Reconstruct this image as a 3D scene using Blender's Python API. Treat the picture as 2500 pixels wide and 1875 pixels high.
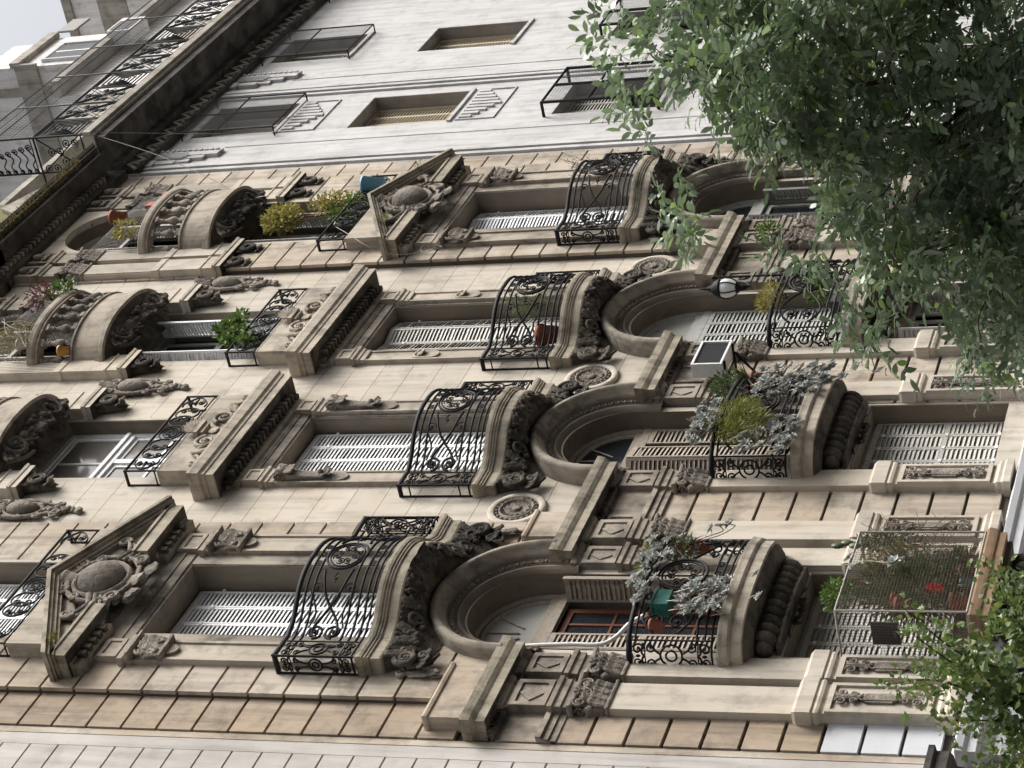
import bpy, math, random
from math import sin, cos, pi, sqrt, radians, atan2
from mathutils import Vector, Matrix

# ------------------------------------------------------------------ camera, sky, sun
for o in list(bpy.data.objects):
    bpy.data.objects.remove(o)
scene = bpy.context.scene
CAM = Vector((-26.1035, -14.0191, 1.6))
R_ = Vector((0.48159271, -0.87610756, -0.02245011))   # along the facade (up in the turned picture)
U_ = Vector((-0.29964384, -0.18867753, 0.93520819))   # upwards (left in the turned picture)
W_ = Vector((0.82357879, 0.44366241, 0.35338595))     # view direction
cd = bpy.data.cameras.new('camera')
cam = bpy.data.objects.new('camera', cd)
scene.collection.objects.link(cam)
cam.matrix_world = Matrix(((-U_.x, R_.x, -W_.x, CAM.x), (-U_.y, R_.y, -W_.y, CAM.y),
                           (-U_.z, R_.z, -W_.z, CAM.z), (0, 0, 0, 1)))
cd.sensor_fit = 'HORIZONTAL'
cd.sensor_width = 36.0
cd.lens = 36.0 * 5600.42 / 2500.0
cd.clip_start = 0.1
cd.clip_end = 2000
scene.camera = cam

SUN_EL, SUN_AZ = radians(48), radians(36)      # azimuth: from the street normal towards +x
sdir = Vector((sin(SUN_AZ) * cos(SUN_EL), -cos(SUN_AZ) * cos(SUN_EL), sin(SUN_EL)))
world = bpy.data.worlds.new('World')
scene.world = world
world.use_nodes = True
nt = world.node_tree
for n in list(nt.nodes):
    nt.nodes.remove(n)
wo = nt.nodes.new('ShaderNodeOutputWorld')
bg = nt.nodes.new('ShaderNodeBackground')
sky = nt.nodes.new('ShaderNodeTexSky')
sky.sky_type = 'NISHITA'
sky.sun_disc = False
sky.sun_elevation = SUN_EL
sky.sun_rotation = atan2(sdir.x, sdir.y)
sky.air_density = 1.0
sky.dust_density = 6.0
sky.ozone_density = 1.0
hs = nt.nodes.new('ShaderNodeHueSaturation')
hs.inputs['Saturation'].default_value = 0.22
bg.inputs['Strength'].default_value = 0.098
nt.links.new(sky.outputs['Color'], hs.inputs['Color'])
# overcast luminance law (1 + 2 sin h) / 3 over the whole dome
tc_ = nt.nodes.new('ShaderNodeTexCoord'); sx_ = nt.nodes.new('ShaderNodeSeparateXYZ')
mr_ = nt.nodes.new('ShaderNodeMapRange'); mr_.inputs['From Min'].default_value = 0.0; mr_.inputs['From Max'].default_value = 1.0
mr_.inputs['To Min'].default_value = 0.12; mr_.inputs['To Max'].default_value = 1.9
vm_ = nt.nodes.new('ShaderNodeVectorMath'); vm_.operation = 'SCALE'
nt.links.new(tc_.outputs['Generated'], sx_.inputs[0]); nt.links.new(sx_.outputs['Z'], mr_.inputs['Value'])
nt.links.new(hs.outputs['Color'], vm_.inputs[0]); nt.links.new(mr_.outputs['Result'], vm_.inputs['Scale'])
nt.links.new(vm_.outputs[0], bg.inputs['Color'])
nt.links.new(bg.outputs['Background'], wo.inputs['Surface'])
sl = bpy.data.lights.new('sun', 'SUN')
sl.energy = 1.5
sl.angle = radians(26)
sl.color = (1.0, 0.965, 0.91)
sun = bpy.data.objects.new('sun', sl)
scene.collection.objects.link(sun)
sun.rotation_euler = sdir.to_track_quat('Z', 'Y').to_euler()
sun.location = (0, -30, 60)
scene.view_settings.view_transform = 'Standard'
scene.view_settings.look = 'None'
scene.view_settings.exposure = 1.0
scene.view_settings.gamma = 1.0
scene.view_settings.use_curve_mapping = False
scene.render.resolution_x = 1024
scene.render.resolution_y = 768

scene.render.engine = 'CYCLES'
scene.cycles.max_bounces = 6
scene.cycles.diffuse_bounces = 2
scene.cycles.glossy_bounces = 2
scene.cycles.transmission_bounces = 2
scene.cycles.use_denoising = True
COL = scene.collection.objects
rnd = random.Random(7)

# ------------------------------------------------------------------ mesh helpers
class MB:
    def __init__(s):
        s.v = []; s.f = []; s.sm = []
    def add(s, vs, fs, smooth=False):
        b = len(s.v)
        s.v.extend(vs)
        for f in fs:
            s.f.append(tuple(i + b for i in f)); s.sm.append(smooth)
    def box(s, x0, x1, y0, y1, z0, z1):
        s.add([(x0, y0, z0), (x1, y0, z0), (x1, y1, z0), (x0, y1, z0), (x0, y0, z1), (x1, y0, z1), (x1, y1, z1), (x0, y1, z1)],
              [(0, 3, 2, 1), (4, 5, 6, 7), (0, 1, 5, 4), (1, 2, 6, 5), (2, 3, 7, 6), (3, 0, 4, 7)])
    def obox(s, c, ax, ay, az):      # oriented box: centre and half axes
        c = Vector(c); ax = Vector(ax); ay = Vector(ay); az = Vector(az)
        vs = [tuple(c + ax * i + ay * j + az * k) for k in (-1, 1) for (i, j) in ((-1, -1), (1, -1), (1, 1), (-1, 1))]
        s.add(vs, [(0, 3, 2, 1), (4, 5, 6, 7), (0, 1, 5, 4), (1, 2, 6, 5), (2, 3, 7, 6), (3, 0, 4, 7)])
    def prism(s, poly, y0, y1, smooth=False):   # polygon in x,z pushed along y
        n = len(poly)
        vs = [(x, y0, z) for x, z in poly] + [(x, y1, z) for x, z in poly]
        s.add(vs, [tuple(range(n)), tuple(range(2 * n - 1, n - 1, -1))])
        s.add(vs, [(i, i + n, (i + 1) % n + n, (i + 1) % n) for i in range(n)], smooth)
    def hprism(s, plan, z0, z1, smooth=False):  # plan polygon in x,y pushed along z
        n = len(plan)
        vs = [(x, y, z0) for x, y in plan] + [(x, y, z1) for x, y in plan]
        s.add(vs, [tuple(range(n - 1, -1, -1)), tuple(range(n, 2 * n))])
        s.add(vs, [(i, (i + 1) % n, (i + 1) % n + n, i + n) for i in range(n)], smooth)
    def grid(s, rows, smooth=True, closed=False):
        m = len(rows[0]); n = len(rows)
        vs = [tuple(p) for r in rows for p in r]
        fs = []
        for i in range(n - 1):
            for j in range(m if closed else m - 1):
                k = (j + 1) % m
                fs.append((i * m + j, i * m + k, (i + 1) * m + k, (i + 1) * m + j))
        s.add(vs, fs, smooth)
    def tube(s, pts, r, n=5, closed=False, caps=True, flat=None):
        P = [Vector(p) for p in pts]
        m = len(P)
        if m < 2: return
        rows = []
        prev = None
        for i in range(m):
            if closed: t = P[(i + 1) % m] - P[i - 1]
            else: t = P[min(i + 1, m - 1)] - P[max(i - 1, 0)]
            if t.length < 1e-9: t = Vector((0, 0, 1))
            t.normalize()
            if prev is None:
                a = Vector((0, -1, 0)) if abs(t.y) < 0.9 else Vector((1, 0, 0))
            else: a = prev
            a = a - t * a.dot(t)
            if a.length < 1e-6: a = t.orthogonal()
            a.normalize(); prev = a
            b = t.cross(a)
            rr = r[i] if isinstance(r, (list, tuple)) else r
            ra, rb = (rr * flat[0], rr * flat[1]) if flat else (rr, rr)
            rows.append([P[i] + a * (ra * cos(2 * pi * k / n)) + b * (rb * sin(2 * pi * k / n)) for k in range(n)])
        if closed: rows.append(rows[0])
        s.grid(rows, True, True)
        if caps and not closed:
            s.add([tuple(p) for p in rows[0]], [tuple(range(n - 1, -1, -1))])
            s.add([tuple(p) for p in rows[-1]], [tuple(range(n))])
    def lathe(s, prof, c, n=12, axis='z', smooth=True, sx=1, sy=1):
        rows = []
        for r, h in prof:
            row = []
            for k in range(n):
                a = 2 * pi * k / n
                if axis == 'z': row.append((c[0] + r * cos(a) * sx, c[1] + r * sin(a) * sy, c[2] + h))
                else: row.append((c[0] + r * cos(a) * sx, c[1] + h, c[2] + r * sin(a) * sy))
            rows.append(row)
        s.grid(rows, smooth, True)
    def ell(s, c, rx, ry, rz, n=8, m=6):
        rows = []
        for i in range(m + 1):
            t = -pi / 2 + pi * i / m
            rows.append([(c[0] + rx * cos(t) * cos(2 * pi * k / n), c[1] + ry * cos(t) * sin(2 * pi * k / n), c[2] + rz * sin(t)) for k in range(n)])
        s.grid(rows, True, True)
    def plansweep(s, prof, plan, closed=False, smooth=False, caps=True):
        # prof: (out, z) points; plan: x,y points, outward is to the right-hand side of travel
        n = len(plan)
        def nrm(a, b):
            dx, dy = b[0] - a[0], b[1] - a[1]; l = sqrt(dx * dx + dy * dy) or 1
            return (dy / l, -dx / l)
        offs = []
        for i in range(n):
            if closed: a, b = nrm(plan[i - 1], plan[i]), nrm(plan[i], plan[(i + 1) % n])
            else:
                a = nrm(plan[i - 1], plan[i]) if i else nrm(plan[0], plan[1])
                b = nrm(plan[i], plan[i + 1]) if i < n - 1 else a
            mx, my = a[0] + b[0], a[1] + b[1]; l = sqrt(mx * mx + my * my) or 1
            mx /= l; my /= l
            k = 1 / max(0.35, mx * a[0] + my * a[1])
            offs.append((mx * k, my * k))
        rows = [[(plan[i][0] + offs[i][0] * o, plan[i][1] + offs[i][1] * o, z) for i in range(n)] for o, z in prof]
        s.grid(rows, smooth, closed)
        if caps:
            s.add(rows[0], [tuple(range(n))])
            s.add(rows[-1], [tuple(range(n - 1, -1, -1))])
    def mould(s, prof, x0, x1, yf, yw):
        s.plansweep(prof, [(x0, yw), (x0, yf), (x1, yf), (x1, yw)])
    def arch(s, prof, xc, zc, n=28, legs=0.0, a0=0.0, a1=pi, smooth=True):
        # prof: (radius, y)
        rows = []
        for r, y in prof:
            row = []
            if legs: row.append((xc + r, y, zc - legs))
            for k in range(n + 1):
                a = a0 + (a1 - a0) * k / n
                row.append((xc + r * cos(a), y, zc + r * sin(a)))
            if legs: row.append((xc - r, y, zc - legs))
            rows.append(row)
        s.grid(rows, smooth)
    def mesh(s, name):
        me = bpy.data.meshes.new(name)
        me.from_pydata([tuple(p) for p in s.v], [], s.f)
        me.polygons.foreach_set('use_smooth', s.sm)
        me.update()
        return me

def rows_lerp(a, b, t): return a + (b - a) * t
def obj(name, mb, mat, parent=None, loc=None):
    me = mb.mesh(name) if isinstance(mb, MB) else mb
    if mat is not None and not me.materials: me.materials.append(mat)
    o = bpy.data.objects.new(name, me)
    COL.link(o)
    if loc: o.location = loc
    if parent: o.parent = parent
    return o
def empty(name, loc=(0, 0, 0), parent=None):
    o = bpy.data.objects.new(name, None); COL.link(o); o.location = loc
    o.empty_display_size = 0.2
    if parent: o.parent = parent
    return o
def tag(o, label, cat, group=None):
    o['label'] = label; o['category'] = cat
    if group: o['group'] = group
    return o
def struct(o):
    o['kind'] = 'structure'; return o
CACHE = {}
def shared(key, fn):
    if key not in CACHE:
        mb = MB(); fn(mb); CACHE[key] = mb.mesh(key if isinstance(key, str) else str(key[0]))
    return CACHE[key]

def catmull(pts, n=6, closed=False):
    P = [Vector(p) for p in pts]; m = len(P); out = []
    rng = range(m) if closed else range(m - 1)
    for i in rng:
        p0 = P[i - 1] if (closed or i > 0) else P[0] * 2 - P[1]
        p1 = P[i]; p2 = P[(i + 1) % m]
        p3 = P[(i + 2) % m] if (closed or i + 2 < m) else P[-1] * 2 - P[-2]
        for k in range(n):
            t = k / n
            out.append(0.5 * ((2 * p1) + (p2 - p0) * t + (2 * p0 - 5 * p1 + 4 * p2 - p3) * t * t + (3 * p1 - p0 - 3 * p2 + p3) * t ** 3))
    if not closed: out.append(P[-1])
    return out
def spiral(cx, cz, r0, r1, a0, turns, n=None):
    n = n or max(8, int(abs(turns) * 14))
    return [(cx + (r0 + (r1 - r0) * k / n) * cos(a0 + turns * 2 * pi * k / n), cz + (r0 + (r1 - r0) * k / n) * sin(a0 + turns * 2 * pi * k / n)) for k in range(n + 1)]
def circ(cx, cz, r, n=18, sx=1.0, sz=1.0):
    return [(cx + r * sx * cos(2 * pi * k / n), cz + r * sz * sin(2 * pi * k / n)) for k in range(n + 1)]

class Plan:
    """a plan curve (x,y points) with arc length, to lay iron work on it as (s,z)"""
    def __init__(s, pts):
        s.p = pts; s.l = [0.0]
        for a, b in zip(pts, pts[1:]): s.l.append(s.l[-1] + math.hypot(b[0] - a[0], b[1] - a[1]))
        s.L = s.l[-1]
    def at(s, q):
        q = max(0.0, min(s.L, q))
        for i in range(len(s.p) - 1):
            if q <= s.l[i + 1] or i == len(s.p) - 2:
                d = s.l[i + 1] - s.l[i] or 1
                t = (q - s.l[i]) / d
                return (s.p[i][0] + (s.p[i + 1][0] - s.p[i][0]) * t, s.p[i][1] + (s.p[i + 1][1] - s.p[i][1]) * t)
    def m3(s, q, z):
        x, y = s.at(q); return (x, y, z)
    def line(s, s0, s1, z0, z1=None, n=None):
        z1 = z0 if z1 is None else z1
        n = n or max(2, int(abs(s1 - s0) / 0.05))
        return [s.m3(s0 + (s1 - s0) * k / n, z0 + (z1 - z0) * k / n) for k in range(n + 1)]
    def curve(s, pts2): return [s.m3(q, z) for q, z in pts2]

# ------------------------------------------------------------------ materials
def newmat(name):
    m = bpy.data.materials.new(name); m.use_nodes = True
    n = m.node_tree.nodes; n.clear()
    out = n.new('ShaderNodeOutputMaterial'); b = n.new('ShaderNodeBsdfPrincipled')
    m.node_tree.links.new(b.outputs[0], out.inputs[0])
    return m, n, m.node_tree.links, b, out
def stone(name, c, c2, stain=(0.05, 0.045, 0.04), stain_amt=0.25, stain_lo=0.5, rough=0.9, bump=0.25, warm=None, streak=0.3, top=0.0, chis=0.0, vary=0.0):
    m, n, l, b, out = newmat(name)
    geo = n.new('ShaderNodeNewGeometry')
    def noise(scale, detail, vec=None, rgh=0.6):
        t = n.new('ShaderNodeTexNoise'); t.inputs['Scale'].default_value = scale; t.inputs['Detail'].default_value = detail
        t.inputs['Roughness'].default_value = rgh
        l.new(vec if vec else geo.outputs['Position'], t.inputs['Vector']); return t.outputs['Fac']
    def ramp(src, lo, hi):
        r = n.new('ShaderNodeMapRange'); r.inputs['From Min'].default_value = lo; r.inputs['From Max'].default_value = hi
        l.new(src, r.inputs['Value']); return r.outputs['Result']
    def mix(f, a, bb):
        x = n.new('ShaderNodeMix'); x.data_type = 'RGBA'
        if isinstance(f, float): x.inputs['Factor'].default_value = f
        else: l.new(f, x.inputs['Factor'])
        for i, q in ((6, a), (7, bb)):
            if isinstance(q, tuple): x.inputs[i].default_value = (*q, 1)
            else: l.new(q, x.inputs[i])
        return x.outputs[2]
    def mul(a, k):
        x = n.new('ShaderNodeMath'); x.operation = 'MULTIPLY'; l.new(a, x.inputs[0])
        if isinstance(k, float): x.inputs[1].default_value = k
        else: l.new(k, x.inputs[1])
        return x.outputs[0]
    col = mix(ramp(noise(0.9, 4), 0.35, 0.68), c, c2)
    if warm: col = mix(mul(ramp(noise(0.45, 4), 0.5, 0.72), 0.7), col, warm)
    # run-off streaks
    mp = n.new('ShaderNodeVectorMath'); mp.operation = 'MULTIPLY'; mp.inputs[1].default_value = (7.0, 7.0, 0.55)
    l.new(geo.outputs['Position'], mp.inputs[0])
    st = ramp(noise(1.0, 5, mp.outputs[0]), 0.47, 0.68)
    col = mix(mul(st, streak), col, tuple(0.5 * x + 0.5 * s_ for x, s_ in zip(c2, stain)))
    # blotchy soot
    so = ramp(noise(2.3, 6, None, 0.68), stain_lo, stain_lo + 0.2)
    col = mix(mul(so, stain_amt), col, stain)
    if top:      # soot and moss settled on ledges
        sp = n.new('ShaderNodeSeparateXYZ'); l.new(geo.outputs['Normal'], sp.inputs[0])
        up = ramp(sp.outputs['Z'], 0.25, 0.7); tn = ramp(noise(4.0, 5), 0.34, 0.6)
        col = mix(mul(mul(up, tn), top), col, (0.03, 0.03, 0.022))
    # fine grain
    fg = ramp(noise(55, 2), 0.3, 0.7)
    col = mix(mul(fg, 0.12), col, tuple(x * 0.62 for x in c2))
    if vary:     # every block a little different
        oi = n.new('ShaderNodeObjectInfo'); vr = n.new('ShaderNodeMapRange'); vr.inputs['To Min'].default_value = 1 - vary; vr.inputs['To Max'].default_value = 1 + vary
        l.new(oi.outputs['Random'], vr.inputs['Value'])
        vs = n.new('ShaderNodeVectorMath'); vs.operation = 'SCALE'; l.new(col, vs.inputs[0]); l.new(vr.outputs['Result'], vs.inputs['Scale']); col = vs.outputs[0]
    l.new(col, b.inputs['Base Color'])
    b.inputs['Roughness'].default_value = rough
    b.inputs['Specular IOR Level'].default_value = 0.25
    bp = n.new('ShaderNodeBump'); bp.inputs['Strength'].default_value = bump; bp.inputs['Distance'].default_value = 0.012
    l.new(noise(38, 3), bp.inputs['Height'])
    if chis:
        b2 = n.new('ShaderNodeBump'); b2.inputs['Strength'].default_value = chis; b2.inputs['Distance'].default_value = 0.03
        l.new(noise(17, 3, None, 0.7), b2.inputs['Height']); l.new(bp.outputs['Normal'], b2.inputs['Normal']); bp = b2
    l.new(bp.outputs['Normal'], b.inputs['Normal'])
    return m
def plain(name, c, rough=0.5, var=0.15, scale=6.0, metal=0.0, spec=0.4, dirt=None, dirt_amt=0.0, bump=0.0):
    m, n, l, b, out = newmat(name)
    geo = n.new('ShaderNodeNewGeometry')
    t = n.new('ShaderNodeTexNoise'); t.inputs['Scale'].default_value = scale; t.inputs['Detail'].default_value = 5
    l.new(geo.outputs['Position'], t.inputs['Vector'])
    x = n.new('ShaderNodeMix'); x.data_type = 'RGBA'
    x.inputs[6].default_value = (*[q * (1 - var) for q in c], 1); x.inputs[7].default_value = (*[min(1, q * (1 + var)) for q in c], 1)
    l.new(t.outputs['Fac'], x.inputs['Factor'])
    colr = x.outputs[2]
    if dirt:
        t2 = n.new('ShaderNodeTexNoise'); t2.inputs['Scale'].default_value = scale * 2.7; t2.inputs['Detail'].default_value = 7
        l.new(geo.outputs['Position'], t2.inputs['Vector'])
        r = n.new('ShaderNodeMapRange'); r.inputs['From Min'].default_value = 0.5; r.inputs['From Max'].default_value = 0.7
        r.inputs['To Max'].default_value = dirt_amt; l.new(t2.outputs['Fac'], r.inputs['Value'])
        y = n.new('ShaderNodeMix'); y.data_type = 'RGBA'; l.new(r.outputs[0], y.inputs['Factor']); l.new(colr, y.inputs[6]); y.inputs[7].default_value = (*dirt, 1)
        colr = y.outputs[2]
    l.new(colr, b.inputs['Base Color'])
    b.inputs['Roughness'].default_value = rough; b.inputs['Metallic'].default_value = metal
    b.inputs['Specular IOR Level'].default_value = spec
    if bump:
        bp = n.new('ShaderNodeBump'); bp.inputs['Strength'].default_value = bump; bp.inputs['Distance'].default_value = 0.01
        l.new(t.outputs['Fac'], bp.inputs['Height']); l.new(bp.outputs['Normal'], b.inputs['Normal'])
    return m
def leafmat(name, c1, c2, rough=0.42, trans=0.25, c3=None, under=None):
    m, n, l, b, out = newmat(name)
    geo = n.new('ShaderNodeNewGeometry')
    r = n.new('ShaderNodeValToRGB'); r.color_ramp.elements[0].color = (*c1, 1); r.color_ramp.elements[1].color = (*c2, 1)
    if c3:
        e = r.color_ramp.elements.new(0.84); e.color = (*c2, 1); r.color_ramp.elements[-1].color = (*c3, 1)
    l.new(geo.outputs['Random Per Island'], r.inputs['Fac'])
    colr = r.outputs['Color']
    if under:            # paler underside of the blade
        u = n.new('ShaderNodeMix'); u.data_type = 'RGBA'; u.inputs['Factor'].default_value = 0.65
        l.new(colr, u.inputs[6]); u.inputs[7].default_value = (*under, 1)
        x = n.new('ShaderNodeMix'); x.data_type = 'RGBA'; l.new(geo.outputs['Backfacing'], x.inputs['Factor'])
        l.new(colr, x.inputs[6]); l.new(u.outputs[2], x.inputs[7]); colr = x.outputs[2]
    l.new(colr, b.inputs['Base Color'])
    b.inputs['Roughness'].default_value = rough; b.inputs['Specular IOR Level'].default_value = 0.6
    tr = n.new('ShaderNodeBsdfTranslucent'); l.new(r.outputs['Color'], tr.inputs['Color'])
    mx = n.new('ShaderNodeMixShader'); mx.inputs[0].default_value = trans
    l.new(b.outputs[0], mx.inputs[1]); l.new(tr.outputs[0], mx.inputs[2]); l.new(mx.outputs[0], out.inputs[0])
    return m
def glassmat(name, c, rough=0.08):
    m, n, l, b, out = newmat(name)
    b.inputs['Base Color'].default_value = (*c, 1); b.inputs['Roughness'].default_value = rough
    b.inputs['Specular IOR Level'].default_value = 0.6
    return m

M = {}
BE, BE2 = (0.50, 0.425, 0.33), (0.37, 0.31, 0.24)
M['wall'] = stone('beige_plaster', (0.54, 0.49, 0.42), (0.45, 0.40, 0.335), stain_amt=0.38, stain_lo=0.51, warm=(0.57, 0.485, 0.36), streak=0.5, vary=0.06)
M['quoin'] = stone('quoin_plaster', (0.50, 0.44, 0.365), (0.36, 0.30, 0.235), stain_amt=0.55, stain_lo=0.49, streak=0.7, warm=(0.42, 0.335, 0.245), vary=0.1)
M['brown'] = stone('brown_stained_plaster', (0.40, 0.325, 0.25), (0.27, 0.215, 0.16), stain_amt=0.5, stain_lo=0.48, streak=0.8, warm=(0.46, 0.36, 0.25), vary=0.1)
M['joint'] = plain('sooty_joint', (0.085, 0.07, 0.058), 0.9, 0.3, 8, 0, 0.1)  # near-black backing paints the shadow inside the grooves
M['trim'] = stone('trim_stone', (0.47, 0.415, 0.34), (0.34, 0.295, 0.24), stain_amt=0.6, stain_lo=0.48, streak=0.65, top=0.85)
M['carve'] = stone('carved_stone', (0.36, 0.32, 0.27), (0.18, 0.155, 0.13), stain_amt=0.8, stain_lo=0.47, streak=0.5, bump=0.5, chis=0.9, top=0.4)
M['dirty'] = stone('grimy_stone', (0.38, 0.335, 0.275), (0.25, 0.215, 0.175), stain_amt=0.75, stain_lo=0.46, streak=0.8, top=0.9)
M['soot'] = stone('sooty_stone', (0.17, 0.145, 0.115), (0.06, 0.052, 0.045), stain=(0.018, 0.016, 0.014), stain_amt=0.9, stain_lo=0.44, streak=0.6, bump=0.6, chis=0.9)  # mould-blackened corbels; also paints the shade under the cornices
M['moss'] = stone('mossy_stone', (0.43, 0.375, 0.30), (0.25, 0.22, 0.17), stain=(0.035, 0.035, 0.024), stain_amt=0.8, stain_lo=0.50, streak=0.65, bump=0.6, top=0.9)
M['corn'] = stone('top_cornice_stone', (0.12, 0.105, 0.085), (0.05, 0.046, 0.04), stain=(0.02, 0.018, 0.015), stain_amt=0.8, stain_lo=0.45, streak=0.7, bump=0.5)
M['reveal'] = stone('reveal_plaster', (0.22, 0.185, 0.145), (0.14, 0.115, 0.09), stain_amt=0.35, stain_lo=0.55, streak=0.4)  # dirty brown, darkened further to paint in the shade of the recesses
M['nbr'] = stone('grey_plaster', (0.56, 0.555, 0.55), (0.48, 0.47, 0.46), stain_amt=0.3, stain_lo=0.51, streak=0.5)
M['nbl'] = stone('pale_grey_plaster', (0.50, 0.48, 0.455), (0.38, 0.35, 0.32), stain_amt=0.25, stain_lo=0.55, streak=0.4)
M['facing'] = stone('dark_render', (0.24, 0.22, 0.20), (0.18, 0.165, 0.15))
M['nrev'] = stone('grey_reveal', (0.30, 0.28, 0.255), (0.20, 0.185, 0.165), stain_amt=0.3)
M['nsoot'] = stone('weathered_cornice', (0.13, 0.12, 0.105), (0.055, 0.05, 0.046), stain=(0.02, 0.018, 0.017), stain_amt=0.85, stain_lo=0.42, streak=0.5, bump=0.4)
M['nfas'] = stone('cornice_fascia', (0.42, 0.39, 0.34), (0.26, 0.235, 0.20), stain=(0.07, 0.05, 0.03), stain_amt=0.6, stain_lo=0.5, streak=0.6)
M['whitewall'] = stone('white_painted_base', (0.58, 0.59, 0.61), (0.48, 0.49, 0.51), stain_amt=0.12, stain_lo=0.6, streak=0.12)
M['oldwhite'] = stone('old_whitewash', (0.78, 0.765, 0.75), (0.66, 0.63, 0.60), stain=(0.2, 0.16, 0.13), stain_amt=0.55, stain_lo=0.53, streak=0.55)
M['rust'] = stone('rusty_slab', (0.30, 0.20, 0.12), (0.15, 0.10, 0.07), stain_amt=0.6, stain_lo=0.5)
M['iron'] = plain('black_iron', (0.010, 0.0095, 0.012), 0.62, 0.3, 30, 0.0, 0.18, (0.03, 0.025, 0.02), 0.35)
M['white'] = plain('white_paint', (0.84, 0.85, 0.86), 0.5, 0.04, 5, 0, 0.35, (0.45, 0.43, 0.4), 0.25)
M['cream'] = plain('cream_paint', (0.52, 0.505, 0.47), 0.55, 0.06, 5, 0, 0.35, (0.3, 0.27, 0.23), 0.4)
M['greyp'] = plain('grey_green_paint', (0.36, 0.365, 0.34), 0.55, 0.08, 5, 0, 0.35, (0.18, 0.16, 0.13), 0.4)
M['oldwood'] = plain('weathered_wood', (0.33, 0.285, 0.235), 0.7, 0.2, 14, 0, 0.3, (0.13, 0.10, 0.08), 0.7)
M['redwood'] = plain('red_brown_wood', (0.15, 0.055, 0.032), 0.45, 0.25, 12, 0, 0.4)
M['tan'] = plain('tan_wood', (0.55, 0.47, 0.34), 0.6, 0.1, 12, 0, 0.3, (0.3, 0.22, 0.14), 0.5)
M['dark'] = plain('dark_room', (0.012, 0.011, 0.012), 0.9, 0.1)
M['palepane'] = plain('curtained_glass', (0.20, 0.185, 0.17), 0.12, 0.25, 2.0, 0, 0.6)  # grey base colour paints in the reflected sky over the curtains
M['glass'] = glassmat('window_glass', (0.02, 0.023, 0.028))
M['curtain'] = plain('white_curtain', (0.62, 0.62, 0.63), 0.8, 0.1, 20)
M['fanlight'] = plain('fanlight_panel', (0.34, 0.335, 0.31), 0.45, 0.1, 6, 0, 0.4)
M['terra'] = plain('terracotta', (0.27, 0.095, 0.06), 0.75, 0.25, 12)
M['redpot'] = plain('red_pot', (0.34, 0.04, 0.035), 0.5, 0.1)
M['bluep'] = plain('blue_plastic', (0.18, 0.42, 0.60), 0.45, 0.1)
M['greenp'] = plain('green_plastic', (0.01, 0.10, 0.085), 0.4, 0.1)
M['yellowp'] = plain('ochre_pot', (0.45, 0.22, 0.05), 0.5, 0.2)
M['greyc'] = plain('grey_cement', (0.33, 0.32, 0.30), 0.85, 0.2, 15)
M['plastic'] = plain('white_plastic', (0.68, 0.68, 0.67), 0.4, 0.05, 6, 0, 0.4, (0.4, 0.37, 0.33), 0.3)
M['grille'] = plain('dark_grille', (0.06, 0.06, 0.065), 0.6, 0.2, 40)
M['lampglass'] = plain('frosted_lamp_glass', (0.72, 0.72, 0.70), 0.25, 0.05, 3, 0, 0.5)
M['wire'] = plain('grey_wire', (0.20, 0.19, 0.18), 0.6, 0.1)
M['netwire'] = plain('rusty_wire', (0.11, 0.085, 0.065), 0.7, 0.3, 30)
M['mesh'] = plain('galvanised_mesh', (0.36, 0.34, 0.31), 0.55, 0.2, 40, 0.3, 0.4, (0.2, 0.11, 0.06), 0.5)
M['dmesh'] = plain('dark_wire_mesh', (0.05, 0.05, 0.055), 0.5, 0.2, 40)
M['olive'] = stone('olive_render', (0.20, 0.185, 0.075), (0.14, 0.13, 0.06), stain_amt=0.25)
M['bark'] = plain('bark', (0.075, 0.06, 0.048), 0.9, 0.4, 18, 0, 0.2, bump=0.6)
M['stem'] = plain('pale_stem', (0.42, 0.38, 0.30), 0.7, 0.2, 20)
M['twig'] = plain('dry_twig', (0.16, 0.10, 0.07), 0.8, 0.3, 20)
M['asphalt'] = plain('asphalt', (0.05, 0.05, 0.052), 0.9, 0.25, 3, bump=0.3)
M['paving'] = plain('pavement_tiles', (0.24, 0.23, 0.215), 0.85, 0.2, 2.5, bump=0.2)
M['kerb'] = plain('granite_kerb', (0.27, 0.26, 0.25), 0.8, 0.2, 9)
M['paint'] = plain('road_paint', (0.6, 0.6, 0.58), 0.7, 0.15, 8)
M['leaf'] = leafmat('ash_leaf', (0.09, 0.145, 0.065), (0.18, 0.25, 0.13), 0.34, 0.3, (0.25, 0.38, 0.07), (0.40, 0.46, 0.35))
M['maple'] = leafmat('maple_leaf', (0.075, 0.125, 0.03), (0.16, 0.235, 0.06), 0.42, 0.35, (0.36, 0.36, 0.09), (0.22, 0.29, 0.13))
M['succ'] = leafmat('grey_succulent', (0.26, 0.28, 0.26), (0.52, 0.53, 0.50), 0.6, 0.1)
M['fern'] = leafmat('fine_green', (0.13, 0.15, 0.03), (0.30, 0.30, 0.08), 0.55, 0.3)
M['yell'] = leafmat('yellow_leaf', (0.24, 0.23, 0.06), (0.42, 0.36, 0.10), 0.5, 0.3)
M['grn'] = leafmat('pot_green', (0.07, 0.13, 0.03), (0.16, 0.24, 0.05), 0.5, 0.25)
M['dgrn'] = leafmat('dark_pot_green', (0.05, 0.08, 0.03), (0.13, 0.17, 0.07), 0.5, 0.2)
M['redl'] = leafmat('red_leaf', (0.11, 0.035, 0.04), (0.20, 0.09, 0.08), 0.5, 0.2)
M['dry'] = leafmat('dry_grass', (0.20, 0.17, 0.05), (0.34, 0.28, 0.09), 0.7, 0.2)
M['flower'] = leafmat('red_flower', (0.6, 0.01, 0.015), (0.75, 0.03, 0.03), 0.5, 0.2)
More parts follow.
